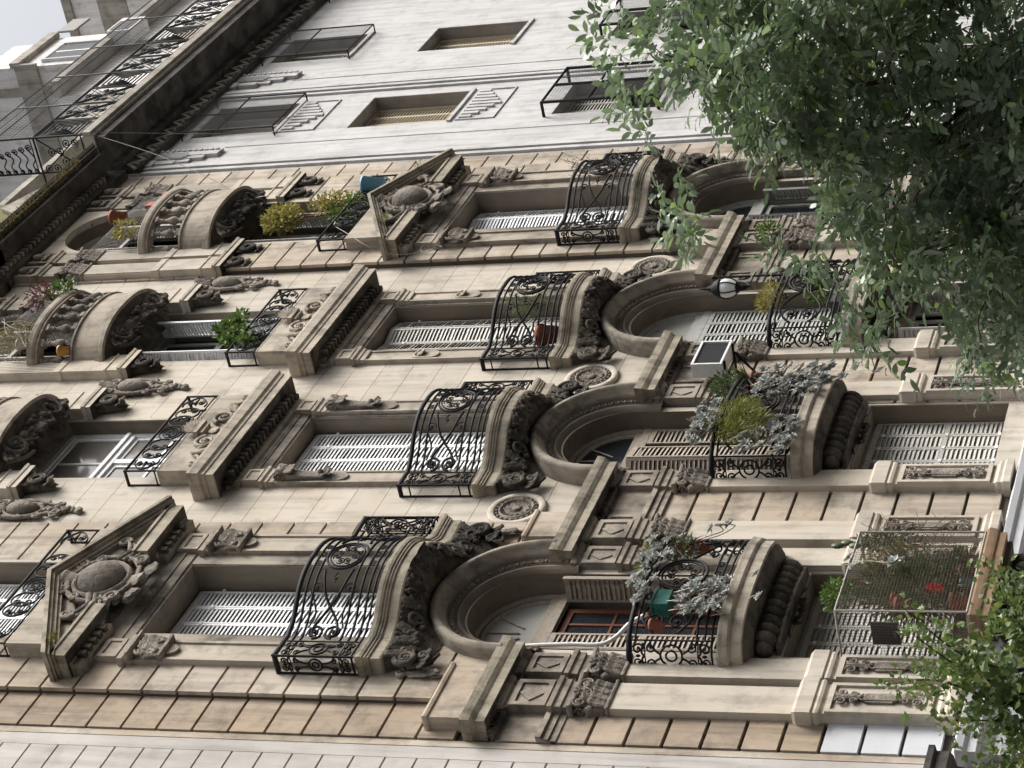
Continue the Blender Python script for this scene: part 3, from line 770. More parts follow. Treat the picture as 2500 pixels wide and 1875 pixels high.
BH = 0.86
def wallbay(key, yw_lo, yw_hi):
    def fn(mb):
        yb = 0.5
        def seg(x0, x1, z0, z1, y): mb.box(x0, x1, y, yb, z0, z1)
        ops = [(0.82, 5.9, 7.64, 0), (0.76, 8.2, 10.75, 1), (0.75, 12.25, 15.47, 0), (0.80, 16.6, 19.38, 0), (0.82, 19.75, 21.93, 1)]
        z = 4.9
        for hw, z0, z1, ar in ops:
            y = yw_lo if z0 < 12 else yw_hi
            y2 = yw_lo if z < 12 and z0 < 12.1 else yw_hi
            if z0 - z > 0.005: seg(-BH, BH, z, z0, y if not (z0 > 12 and z < 12.2) else yw_lo)
            for s_ in (-1, 1):
                if BH - hw > 0.01: seg(min(s_ * hw, s_ * BH), max(s_ * hw, s_ * BH), z0, z1, y)
            z = z1
            if ar:
                top = 12.2 if z1 < 12 else 23.3
                n = 20
                for k in range(n):
                    a0, a1 = pi * k / n, pi * (k + 1) / n
                    p0 = (hw * cos(a0), z1 + hw * sin(a0)); p1 = (hw * cos(a1), z1 + hw * sin(a1))
                    mb.add([(p0[0], y, p0[1]), (p1[0], y, p1[1]), (p1[0], y, top), (p0[0], y, top)], [(0, 1, 2, 3)])
                    mb.add([(p0[0], y, p0[1]), (p1[0], y, p1[1]), (p1[0], yb, p1[1]), (p0[0], yb, p0[1])], [(0, 3, 2, 1)], True)
                for s_ in (-1, 1):
                    if BH - hw > 0.01: mb.box(min(s_ * hw, s_ * BH), max(s_ * hw, s_ * BH), y, yb, z1, top)
                mb.box(-BH, BH, y, yb, top, top + 0.02)
                z = top + 0.02
        if yw_hi < yw_lo: mb.box(-BH, BH, yw_hi, yw_lo, 12.0, 12.25)
    return shared(('wall', key), fn)
for b in 'ABCD':
    part('wall', wallbay('end' if b in 'AD' else 'mid', -0.02 if b in 'AD' else 0.0, -0.12 if b in 'AD' else 0.0), 'wall', (BX[b], 0, 0))
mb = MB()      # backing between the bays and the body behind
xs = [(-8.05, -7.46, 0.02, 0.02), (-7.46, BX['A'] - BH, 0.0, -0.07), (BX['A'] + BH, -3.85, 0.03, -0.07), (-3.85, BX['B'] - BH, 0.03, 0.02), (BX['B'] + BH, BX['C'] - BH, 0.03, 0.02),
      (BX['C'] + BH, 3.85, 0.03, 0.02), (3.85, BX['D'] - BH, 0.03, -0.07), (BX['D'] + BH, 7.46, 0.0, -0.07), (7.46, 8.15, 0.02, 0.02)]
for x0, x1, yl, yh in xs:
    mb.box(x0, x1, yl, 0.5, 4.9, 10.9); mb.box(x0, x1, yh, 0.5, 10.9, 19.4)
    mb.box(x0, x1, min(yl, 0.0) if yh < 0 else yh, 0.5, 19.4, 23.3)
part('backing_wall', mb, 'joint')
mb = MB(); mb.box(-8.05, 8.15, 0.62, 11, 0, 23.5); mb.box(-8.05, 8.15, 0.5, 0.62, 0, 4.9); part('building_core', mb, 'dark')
mb = MB(); mb.box(-8.05, 8.15, -0.02, 0.5, 0, 4.9); part('ground_floor_wall', mb, 'whitewall')

# stone courses, each block its own piece
JZ = [15.36 + 0.45 * k for k in range(-11, 19)]
def block(name, x0, x1, y0, y1, z0, z1, mat, gap):
    w, d, h = x1 - x0, y1 - y0, z1 - z0 - gap
    key = (name, round(w, 3), round(d, 3), round(h, 3), mat)
    me = shared(key, lambda m_: m_.box(0, w, 0, d, 0, h))
    me.name = name
    o = obj(name, me, M[mat], apt, (x0, y0, z0 + gap / 2)); return o
for z in JZ:
    if 10.75 < z < 23.0:
        for x0, x1 in ((-3.85, BX['B'] - BH), (BX['B'] + BH, BX['C'] - BH), (BX['C'] + BH, 3.85)):
            block('wall_block', x0, x1, 0.0, 0.022, z, z + 0.45, 'wall', 0.007)
    if 10.7 < z < 19.2:
        for x0, x1 in ((-4.75, -3.85), (-7.46, -6.47), (3.85, 4.75), (6.47, 7.46)):
            block('quoin_block', x0, x1, -0.12, -0.068, z, z + 0.45, 'quoin', 0.036)
        block('quoin_block', -8.05, -7.46, -0.035, 0.022, z, z + 0.45, 'brown', 0.036)
    if 10.7 < z < 22.9:
        block('quoin_block', 7.46, 8.15, -0.035, 0.022, z, z + 0.45, 'quoin', 0.036)
    if 19.2 < z < 22.9:
        block('quoin_block', 3.75, 4.6, -0.03, 0.002, z, z + 0.45, 'quoin', 0.02)
        block('quoin_block', 6.6, 7.46, -0.03, 0.002, z, z + 0.45, 'quoin', 0.02)
for k in range(-8, 2):
    z = 8.98 + 0.41 * k
    if z < 5.6: continue
    wh = 'whitewall' if z < 6.9 else 'brown'
    for x0, x1, m_ in ((-8.05, -7.50, wh), (-4.0, BX['B'] - BH, 'quoin'), (BX['B'] + BH, BX['C'] - BH, 'quoin'), (BX['C'] + BH, 4.0, 'quoin'), (7.4, 8.15, 'quoin')):
        block('quoin_block', x0, x1, -0.035 if x0 < -8 else -0.014, 0.034, z, z + 0.41, m_, 0.042)

# ---- windows
NSL = [0]
def shutter(name, hx, hy, dirx, w, z0, z1, mat, pitch=0.062, single=False, mids=(0.5,)):
    """one louvred leaf hinged at hx,hy running w along dirx (unit x,y)"""
    dx = Vector((dirx[0], dirx[1], 0)); nn = Vector((dirx[1], -dirx[0], 0)); t = 0.017; st = 0.035
    mb = MB(); O = Vector((hx, hy, 0))
    def bar(a0, a1, b0, b1): mb.obox(O + dx * ((a0 + a1) / 2) + Vector((0, 0, (b0 + b1) / 2)), dx * ((a1 - a0) / 2), nn * t, Vector((0, 0, (b1 - b0) / 2)))
    g = 0.004
    bar(g, st, z0, z1); bar(w - st, w - g, z0, z1); bar(st, w - st, z0, z0 + 0.09); bar(st, w - st, z1 - 0.07, z1)
    for f in mids: bar(st, w - st, z0 + (z1 - z0) * f - 0.035, z0 + (z1 - z0) * f + 0.035)
    o = part(name, mb, mat)
    a = 1.06
    ay = nn * (0.033 * cos(a)) + Vector((0, 0, -0.033 * sin(a))); az = nn * (0.0045 * sin(a)) + Vector((0, 0, 0.0045 * cos(a)))
    me = None
    z = z0 + 0.10
    while z < z1 - 0.08:
        if not any(abs(z - (z0 + (z1 - z0) * f)) < 0.045 for f in mids):
            c = O + dx * (w / 2) + Vector((0, 0, z))
            if single and NSL[0] < 300:
                if me is None:
                    m2 = MB(); m2.obox((0, 0, 0), dx * (w / 2 - st + 0.004), ay, az); me = m2.mesh('slat')
                obj('slat', me, M[mat] if isinstance(mat, str) else mat, o, c); NSL[0] += 1
            else:
                jz = Vector((0, 0, rnd.gauss(0, 0.0025))); jt = rnd.gauss(0, 0.06)
                SL[mat].obox(c + jz, dx * (w / 2 - st + 0.004) + Vector((0, 0, rnd.gauss(0, 0.001))), ay + az * (jt * 7), az)
        z += pitch
    return o
from collections import defaultdict
SL = defaultdict(MB)
def hinges(pts):
    mb = MB()
    for x, y, z in pts: mb.box(x - 0.03, x + 0.03, y - 0.008, y, z - 0.018, z + 0.018)
    part('hinges', mb, 'white')
def frame(name, x0, x1, y, z0, z1, w, mat, d=0.05):
    mb = MB()
    mb.box(x0, x0 + w, y, y + d, z0, z1); mb.box(x1 - w, x1, y, y + d, z0, z1)
    mb.box(x0 + w, x1 - w, y, y + d, z0, z0 + w); mb.box(x0 + w, x1 - w, y, y + d, z1 - w, z1)
    return part(name, mb, mat)
def pane(x0, x1, y, z0, z1, mat='glass', parent=None):
    mb = MB(); mb.box(x0, x1, y, y + 0.006, z0, z1); return obj('pane', mb, M[mat], parent or apt)

# third floor: folding louvred shutters
for b, kind in (('A', 'flat'), ('B', 'flat'), ('C', 'zig'), ('D', 'zig')):
    xb = BX[b]; y = 0.25
    mat = 'white' if b != 'C' else 'cream'
    fr = frame('window_frame', xb - 0.75, xb + 0.75, y + 0.02, 12.25, 15.47, 0.045, mat)
    w = 1.41 / 4
    for k in range(4):
        x0 = xb - 0.705 + w * k
        if kind == 'flat': shutter('shutter', x0, y, (1, 0), w, 12.32, 15.42, mat, 0.058, True, ())
        else:
            q = 0.18 if b == 'D' else 0.22
            sg = 1 if k % 2 == 0 else -1
            l = w; dxv = cos(q) * l
            yy = y if k % 2 == 0 else y - sin(q) * l
            x0 = xb - 0.70 + (w * cos(q) + 0.008) * k
            shutter('shutter', x0, y if sg > 0 else y - sin(q) * l, (cos(q), -sin(q) * sg), l, 12.32, 15.42, mat, 0.058, False, ())
    hinges([(xb - 0.70 + w * k, y - 0.02, z) for k in range(5) for z in (12.8, 13.9, 15.1)])

# second floor: arched windows
for b in 'ABCD':
    xb = BX[b]; y = 0.28
    mb = MB()
    mb.arch([(0.755, y - 0.02), (0.70, y - 0.02), (0.69, y + 0.03)], xb, 10.75, 24); mb.arch([(0.66, y + 0.0), (0.62, y + 0.0), (0.61, y + 0.04)], xb, 10.75, 24)
    mb.box(xb - 0.76, xb + 0.76, y - 0.03, y + 0.05, 10.55, 10.66)
    mb.box(xb - 0.72, xb + 0.72, y - 0.01, y + 0.05, 10.66, 10.76)
    for s_ in (-1, 1): mb.box(min(xb + s_ * 0.76, xb + s_ * 0.69), max(xb + s_ * 0.76, xb + s_ * 0.69), y - 0.02, y + 0.05, 8.2, 10.75)
    for a in (pi / 3, pi / 2, 2 * pi / 3): mb.tube([(xb + 0.2 * cos(a), y + 0.02, 10.76 + 0.2 * sin(a)), (xb + 0.66 * cos(a), y + 0.02, 10.76 + 0.66 * sin(a))], 0.014, 4)
    f = part('fanlight', mb, {'A': 'oldwood', 'B': 'oldwood', 'C': 'greyp', 'D': 'greyp'}[b])
    mb = MB()
    pts = [(xb + 0.69 * cos(pi * k / 24), 10.75 + 0.69 * sin(pi * k / 24)) for k in range(25)]
    mb.prism(pts, y + 0.03, y + 0.036); obj('pane', mb, M['fanlight'] if b in 'AC' else M['glass'], f)
y = 0.26
for k in range(4):   # C: closed grey-green louvres
    w = 1.40 / 4; shutter('shutter', BX['C'] - 0.70 + w * k, y, (1, 0), w, 8.3, 10.54, 'greyp', 0.06, False, (0.5,))
# B: weathered leaves, one pair folded outwards
shutter('shutter', BX['B'] + 0.35, y, (1, 0), 0.35, 8.3, 10.54, 'oldwood', 0.06, False, (0.5,))
q = 0.9
shutter('shutter', BX['B'] - 0.70, y, (cos(q), -sin(q)), 0.36, 8.3, 10.54, 'oldwood', 0.06, False, (0.5,))
shutter('shutter', BX['B'] - 0.70 + 0.36 * cos(q), y - 0.36 * sin(q), (cos(-0.15), -sin(-0.15)), 0.36, 8.3, 10.54, 'oldwood', 0.06, False, (0.5,))
# A: left leaves closed, the right pair folded against the reveal, wooden casement between
shutter('shutter', BX['A'] - 0.70, y, (1, 0), 0.35, 8.3, 10.54, 'oldwood', 0.06, False, (0.5,))
shutter('shutter', BX['A'] - 0.35, y, (1, 0), 0.30, 8.3, 10.54, 'oldwood', 0.06, False, (0.5,))
shutter('shutter', BX['A'] + 0.69, y - 0.01, (-0.25, -0.968), 0.34, 8.3, 10.54, 'oldwood', 0.06, False, (0.5,))
shutter('shutter', BX['A'] + 0.59, y - 0.01, (0.2, -0.98), 0.32, 8.3, 10.54, 'oldwood', 0.06, False, (0.5,))
wf = frame('casement', BX['A'] - 0.05, BX['A'] + 0.56, 0.33, 8.3, 10.52, 0.075, 'redwood')
mb = MB(); mb.box(BX['A'] + 0.235, BX['A'] + 0.27, 0.335, 0.37, 8.38, 10.44)
for z in (8.9, 9.4, 9.9): mb.box(BX['A'] + 0.02, BX['A'] + 0.49, 0.34, 0.365, z, z + 0.03)
obj('glazing_bar', mb, M['redwood'], wf)
for i, (z0, z1) in enumerate(((8.38, 8.9), (8.93, 9.4), (9.43, 9.9), (9.93, 10.44))):
    for x0, x1 in ((0.025, 0.235), (0.27, 0.485)): pane(BX['A'] + x0, BX['A'] + x1, 0.352, z0, z1, 'glass', wf)
mb = MB(); mb.box(BX['A'] + 0.03, BX['A'] + 0.48, 0.40, 0.41, 8.4, 9.85); obj('curtain', mb, M['curtain'], wf)
# D: grey frame, leaves ajar
frame('casement', BX['D'] - 0.60, BX['D'] + 0.60, 0.3, 8.3, 10.52, 0.07, 'greyp')
shutter('shutter', BX['D'] - 0.70, y, (cos(1.1), -sin(1.1)), 0.36, 8.3, 10.54, 'greyp', 0.06, False, (0.5,))
shutter('shutter', BX['D'] + 0.70, y, (-cos(0.9), -sin(0.9)), 0.36, 8.3, 10.54, 'greyp', 0.06, False, (0.5,))
pane(BX['D'] - 0.55, BX['D'] + 0.55, 0.33, 8.35, 10.5)

# first floor
for b in 'AB':
    w = 1.58 / 5
    for k in range(5): shutter('shutter', BX[b] - 0.79 + w * k, 0.27, (1, 0), w, 5.75, 7.58, 'cream', 0.058, False, (0.5,))
    frame('window_frame', BX[b] - 0.82, BX[b] + 0.82, 0.29, 5.7, 7.64, 0.04, 'cream')
    hinges([(BX[b] - 0.79 + w * k, 0.25, z) for k in range(1, 5) for z in (6.0, 6.65, 7.45)])
for b in 'CD':
    frame('window_frame', BX[b] - 0.82, BX[b] + 0.82, 0.29, 5.7, 7.64, 0.06, 'cream')
    shutter('shutter', BX[b] - 0.79, 0.26, (0.25, -0.968), 0.4, 5.75, 7.58, 'cream', 0.058, False, (0.5,))
    shutter('shutter', BX[b] + 0.79, 0.26, (-0.35, -0.937), 0.4, 5.75, 7.58, 'cream', 0.058, False, (0.5,))
    shutter('shutter', BX[b] + 0.45, 0.27, (1, 0), 0.33, 5.75, 7.58, 'cream', 0.058, False, (0.5,))
    f = frame('casement', BX[b] - 0.5, BX[b] + 0.42, 0.34, 5.75, 7.58, 0.06, 'cream')
    pane(BX[b] - 0.44, BX[b] + 0.36, 0.37, 5.8, 7.53, 'glass', f)

# fourth floor
xb = BX['B']; y = 0.22
f = frame('window_frame', xb - 0.80, xb + 0.80, y, 16.6, 19.38, 0.10, 'white', 0.08)
mb = MB(); mb.box(xb - 0.70, xb + 0.70, y - 0.02, y + 0.06, 18.28, 18.44); mb.box(xb - 0.74, xb + 0.74, y - 0.05, y + 0.02, 18.36, 18.42)
mb.box(xb - 0.05, xb + 0.05, y - 0.015, y + 0.05, 16.7, 18.28); obj('transom', mb, M['white'], f)
for x0, x1, z0, z1, cm in ((-0.70, 0.70, 18.44, 19.28, 0), (-0.70, -0.05, 16.7, 18.28, 1), (0.05, 0.70, 16.7, 18.28, 1)):
    mb = MB(); w = 0.06
    mb.box(xb + x0, xb + x0 + w, y + 0.02, y + 0.06, z0, z1); mb.box(xb + x1 - w, xb + x1, y + 0.02, y + 0.06, z0, z1)
    mb.box(xb + x0 + w, xb + x1 - w, y + 0.02, y + 0.06, z0, z0 + w); mb.box(xb + x0 + w, xb + x1 - w, y + 0.02, y + 0.06, z1 - w, z1)
    if cm: mb.box(xb + x0 + w, xb + x1 - w, y + 0.025, y + 0.055, 17.62, 17.66)
    else: mb.box(xb - 0.02, xb + 0.02, y + 0.025, y + 0.055, z0 + w, z1 - w)
    obj('sash', mb, M['white'], f)
    pane(xb + x0 + w, xb + x1 - w, y + 0.04, z0 + w, z1 - w, 'palepane', f)
    mb = MB(); mb.box(xb + x0 + 0.02, xb + x0 + (0.42 if cm else 0.6), y + 0.09, y + 0.095, z0, z1); obj('curtain', mb, M['curtain'], f)
for b in 'ACD':
    xb = BX[b]
    mat = 'white' if b != 'D' else 'greyp'
    frame('window_frame', xb - 0.80, xb + 0.80, 0.24, 16.6, 19.38, 0.06, 'greyp' if b != 'A' else 'white')
    if b == 'A':
        for k in range(4): shutter('shutter', xb - 0.74 + 0.37 * k, 0.2, (1, 0), 0.37, 16.65, 19.3, 'white', 0.05, False, (0.5,))
    else:
        shutter('shutter', xb + 0.40, 0.2, (1, 0), 0.34, 16.65, 19.3, mat, 0.05, False, (0.5,))
        shutter('shutter', xb + 0.40, 0.2, (-0.35, -0.937), 0.34, 16.65, 19.3, mat, 0.05, False, (0.5,))
        shutter('shutter', xb - 0.74, 0.2, (0.15, -0.989), 0.32, 16.65, 19.3, mat, 0.05, False, (0.5,))
        f = frame('casement', xb - 0.70, xb + 0.36, 0.30, 16.65, 19.3, 0.07, 'greyp')
        mb = MB(); mb.box(xb - 0.63, xb + 0.29, 0.30, 0.34, 18.25, 18.35); mb.box(xb - 0.2, xb - 0.14, 0.30, 0.34, 16.7, 18.25); obj('glazing_bar', mb, M['greyp'], f)
        pane(xb - 0.63, xb + 0.29, 0.325, 16.72, 19.23, 'glass', f)
# fifth floor: arched louvres
for b in 'ABCD':
    xb = BX[b]; y = 0.24
    mb = MB()
    mb.arch([(0.82, y - 0.02), (0.77, y - 0.02), (0.76, y + 0.03)], xb, 21.93, 20)
    mb.box(xb - 0.80, xb + 0.80, y - 0.01, y + 0.05, 21.86, 21.93)
    part('window_frame', mb, 'cream')
    mb = MB(); mb.prism([(xb + 0.76 * cos(pi * k / 20), 21.93 + 0.76 * sin(pi * k / 20)) for k in range(21)], y + 0.05, y + 0.056); part('pane', mb, 'glass')
    z = 21.96
    while z < 22.66:
        hw = sqrt(max(0.01, 0.76 ** 2 - (z - 21.93) ** 2))
        SL['cream'].obox((xb, y + 0.03, z), (hw, 0, 0), (0, 0.022, -0.016), (0, 0.002, 0.003)); z += 0.055
    mb = MB(); mb.box(xb - 0.01, xb + 0.03, y - 0.015, y + 0.04, 21.93, 22.68); part('glazing_bar', mb, 'cream')
    shutter('shutter', xb + 0.40, y, (1, 0), 0.38, 19.8, 21.85, 'cream', 0.055, False, (0.5,))
    shutter('shutter', xb + 0.38, y, (-0.45, -0.893), 0.36, 19.8, 21.85, 'cream', 0.055, False, (0.5,))
    shutter('shutter', xb - 0.78, y, (0.12, -0.993), 0.36, 19.8, 21.85, 'cream', 0.055, False, (0.5,))
    pane(xb - 0.7, xb + 0.4, 0.40, 19.8, 21.85)
for k_, v_ in SL.items():
    o = part('slats', v_, k_); o['kind'] = 'stuff'

# ---- second floor order: pedestals, pilasters, entablature, arches
def ped(mb, w, dep):
    mb.box(-w / 2, w / 2, -dep, 0.03, 5.80, 7.0)
    mb.mould([(0, 6.98), (0.03, 7.0), (0.04, 7.03), (0.03, 7.06), (0.05, 7.08), (0.05, 7.24), (0.02, 7.28), (0, 7.285)], -w / 2, w / 2, -dep, 0.03)
    mb.mould([(0.06, 5.62), (0.06, 5.70), (0.035, 5.73), (0.04, 5.77), (0.0, 5.82)], -w / 2, w / 2, -dep, 0.03)
    h = w / 2 - 0.045   # frame round the sunk panel
    for x0, x1, z0, z1 in ((-w / 2, -h, 5.86, 6.94), (h, w / 2, 5.86, 6.94), (-h, h, 5.86, 5.91), (-h, h, 6.89, 6.94)):
        mb.box(x0, x1, -dep - 0.03, -dep, z0, z1)
def shaft(mb, w, dep, z0=7.28, z1=9.27):
    mb.box(-w / 2, w / 2, -dep, 0.03, z0, z1)
pils = []
for b in 'ABCD':
    if b in 'BC': pils += [(b, s_ * 1.11, 0.37, 0.09) for s_ in (-1, 1)]
    else:
        f_ = 1 if b == 'A' else -1
        pils += [(b, f_ * q, w, d) for q, w, d in ((-1.73, 0.46, 0.13), (-1.14, 0.36, 0.10), (1.04, 0.36, 0.10), (1.56, 0.40, 0.13))]
for b, dx, w, d in pils:
    x = BX[b] + dx
    p = part('pilaster', shared(('shaft', w, d), lambda m_: shaft(m_, w, d)), 'wall', (x, 0, 0))
    obj('pedestal', shared(('ped', w, d), lambda m_: ped(m_, w + 0.04, d + 0.03)), M['wall'], p)
    obj('panel_ornament', shared('panel_relief', panel_relief), M['carve'], p, (0, -d - 0.035, 5.93))
    obj('capital', shared(('cap', w, d), lambda m_: capital(m_, w, 0.42, d)), M['carve'], p, (0, 0, 9.29))
    # entablature block above the pilaster
    def eb(m_):
        m_.mould([(0, 9.71), (0, 9.78), (0.02, 9.79), (0.02, 9.86), (0.045, 9.88), (0.05, 9.93), (0.0, 9.94)], -w / 2, w / 2, -d, 0.03)
        m_.box(-w / 2, w / 2, -d, 0.03, 9.94, 10.42)
        h = w / 2 - 0.06
        for x0, x1, z0, z1 in ((-w / 2, -h, 9.97, 10.39), (h, w / 2, 9.97, 10.39), (-h, h, 9.97, 10.03), (-h, h, 10.33, 10.39)): m_.box(x0, x1, -d - 0.022, -d, z0, z1)
        mp = wallmap(0, -d, 10.18)
        m_.prism([(0, 10.04), (h * 0.8, 10.18), (0, 10.32), (-h * 0.8, 10.18)], -d - 0.015, -d)
        m_.mould([(0.0, 10.42), (0.03, 10.44), (0.05, 10.49), (0.05, 10.5)], -w / 2, w / 2, -d, 0.03)
    obj('entablature_block', shared(('eb', w, d), eb), M['dirty'], p)
secs = [(-8.05, BX['A'] - 1.13), (BX['A'] + 1.13, BX['B'] - 1.13), (BX['B'] + 1.13, BX['C'] - 1.13), (BX['C'] + 1.13, BX['D'] - 1.13), (BX['D'] + 1.13, 8.15)]
for i, (x0, x1) in enumerate(secs):
    mb = MB()
    for z0, z1, y in ((9.72, 9.80, -0.05), (9.80, 9.88, -0.07), (9.88, 9.94, -0.10)): mb.box(x0, x1, y, 0.03, z0, z1)
    mb.box(x0, x1, -0.03, 0.03, 9.94, 10.45)
    ins = 0.62 if i in (0, 4) else 0.75
    if i not in (0, 4):
        for a0, a1, z0, z1 in ((x0 + ins, x0 + ins + 0.05, 10.0, 10.38), (x1 - ins - 0.05, x1 - ins, 10.0, 10.38), (x0 + ins + 0.05, x1 - ins - 0.05, 10.0, 10.05), (x0 + ins + 0.05, x1 - ins - 0.05, 10.33, 10.38)):
            if a1 > a0: mb.box(a0, a1, -0.055, -0.03, z0, z1)
    c = part('entablature', mb, 'dirty')
    mb = MB()
    pf = [(0, 10.45), (0.02, 10.46), (0.05, 10.50), (0.20, 10.50), (0.20, 10.60), (0.215, 10.62), (0.24, 10.66), (0.25, 10.71), (0.255, 10.76), (0.15, 10.79), (0.0, 10.80)]
    mb.mould(pf, x0 + (0.25 if i == 0 else -0.0), x1 - (0.25 if i == 4 else 0), -0.04, 0.03)
    obj('cornice', mb, M['moss'], c)
    mb = MB(); x = x0 + 0.05
    while x < x1 - 0.08:
        mb.box(x, x + 0.06, -0.12, -0.03, 10.43, 10.50); x += 0.11
    mb.box(x0 + (0.08 if i == 0 else 0), x1 - (0.08 if i == 4 else 0), -0.232, -0.09, 10.492, 10.499); mb.box(x0, x1, -0.105, -0.02, 10.40, 10.449)  # thin dark sheet and bed mould paint the shadow under the cornice
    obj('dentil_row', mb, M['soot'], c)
# plinth blocks on top of that cornice by the end bays
for x0, x1 in ((-7.9, -6.95), (-4.30, -3.75), (3.75, 4.30), (6.95, 7.9)):
    mb = MB(); mb.mould([(0, 10.79), (0, 11.18), (0.02, 11.19), (0.03, 11.22), (0.02, 11.25), (0, 11.26)], x0, x1, -0.20, 0.0)
    part('plinth_block', mb, 'quoin')
for b in 'ABCD':
    o = -0.03 if b in 'AD' else 0.0
    mb = MB()
    mb.arch([(1.13, 0.02), (1.13, -0.22 + o), (1.10, -0.265 + o), (1.04, -0.27 + o), (1.025, -0.24 + o), (0.99, -0.215 + o), (0.965, -0.16 + o), (0.95, -0.155 + o), (0.945, -0.12 + o)], 0, 10.78, 40, 0.06)
    a = part('archivolt', mb, 'dirty', (BX[b], 0, 0))
    mb = MB()
    mb.arch([(0.945, -0.12 + o), (0.93, -0.09 + o), (0.86, -0.07 + o), (0.855, -0.045 + o), (0.83, -0.04 + o), (0.825, -0.075 + o), (0.80, -0.075 + o), (0.79, -0.03 + o), (0.758, -0.02 + o), (0.755, 0.1)], 0, 10.78, 40, 0.38)
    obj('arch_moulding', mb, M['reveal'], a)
    def eggs(m_):
        for k in range(32):
            an = pi * (k + 0.5) / 32
            r = 0.895; m_.ell((r * cos(an), -0.085 + o, 10.78 + r * sin(an)), 0.027, 0.022, 0.027, 6, 4)
            an = pi * k / 32
            m_.obox((r * cos(an), -0.085 + o, 10.78 + r * sin(an)), (0.03 * cos(an), 0, 0.03 * sin(an)), (0, 0.008, 0), (-0.006 * sin(an), 0, 0.006 * cos(an)))
        for s_ in (-1, 1):
            for k in range(4): m_.ell((s_ * 0.895, -0.085 + o, 10.74 - 0.09 * k), 0.027, 0.022, 0.035, 6, 4)
    obj('egg_moulding', shared(('eggs', o), eggs), M['carve'], a)
    # deep reveal lining
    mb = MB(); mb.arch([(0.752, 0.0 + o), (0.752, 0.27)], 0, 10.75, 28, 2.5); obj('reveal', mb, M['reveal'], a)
# dark lining of the square reveals, their shade put into the colour
for b in 'ABCD':
    yw = -0.12 if b in 'AD' else 0.0
    for hw, z0, z1, yy, ye in ((0.745, 12.3, 15.465, yw, 0.26), (0.795, 16.7, 19.375, yw, 0.22), (0.815, 5.9, 7.635, -0.02 if b in 'AD' else 0, 0.28)):
        mb = MB()
        for s_ in (-1, 1): mb.box(min(s_ * hw, s_ * (hw - 0.008)), max(s_ * hw, s_ * (hw - 0.008)), yy + 0.012, ye, z0, z1)
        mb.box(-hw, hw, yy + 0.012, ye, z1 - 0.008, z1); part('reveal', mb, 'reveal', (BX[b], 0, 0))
for i, x in enumerate((-(1.7 + 1.713), 0.0, 1.7 + 1.713)):
    md = part('medallion', shared('medallion_ring', medallion_ring), 'wall', (x, -0.005, 11.63)); obj('rosette', shared('medallion', medallion), M['carve'], md)
# ---- second floor balconies: bow slab, gadrooned bracket, railing
bowhalf = [(-1.22, 0.0), (-1.20, -0.20), (-1.10, -0.33), (-0.95, -0.43), (-0.72, -0.495), (-0.45, -0.525), (-0.15, -0.535)]
BOW = bowhalf + [(-x, y) for x, y in reversed(bowhalf)]
BOWS = [(x * 0.90, y) for x, y in BOW]
def bow_slab(mb):
    mb.plansweep([(-0.02, 8.00), (0.0, 8.01), (0.0, 8.13), (0.02, 8.14), (0.035, 8.16), (0.04, 8.21), (0.05, 8.25), (0.03, 8.27), (-0.02, 8.275)], BOWS)
def bow_corbel(mb):
    pl = [(x * 0.97, y * 0.95) for x, y in BOWS]
    mb.plansweep([(-0.16, 7.93), (-0.05, 7.96), (0.0, 8.0)], pl)
    n = 11
    for k in range(n):
        x = -0.70 + 1.40 * k / (n - 1); r = 0.135 + 0.03 * (1 - (x / 0.7) ** 2)
        mb.ell((x, -0.13, 7.83), 0.082, r * 1.15, r, 8, 8)
    for s_ in (-1, 1): mb.ell((s_ * 0.80, -0.10, 7.83), 0.06, 0.12, 0.10, 8, 6)
    mb.plansweep([(0, 7.655), (0.02, 7.66), (0.02, 7.70), (-0.02, 7.71)], [(-0.78, 0), (-0.74, -0.13), (-0.3, -0.19), (0.3, -0.19), (0.74, -0.13), (0.78, 0)])
    mp = wallmap(0, -0.0, 7.60)
    for s_ in (-1, 1):
        scroll(mb, mp, s_ * 0.17, 0.0, 0.08, pi / 2, -1.4 * s_, 0.022, 0.06); vol(mb, mp, [(s_ * 0.17, 0.08), (s_ * 0.36, 0.05), (s_ * 0.48, 0.02)], 0.022, 0.012, 0.05)
        acan(mb, mp, s_ * 0.03, 0.03, -pi / 2 + s_ * 0.7, 0.13, 0.05, 0.03, 0.05)
for b in 'ABCD':
    bal = part('balcony', shared('bow_slab', bow_slab), 'trim', (BX[b], 0, 0))
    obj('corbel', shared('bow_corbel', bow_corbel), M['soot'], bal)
    obj('railing', shared('rail_bow', lambda m_: rail_bow(m_, BOWS, 8.33, 9.26)), M['iron'], bal)

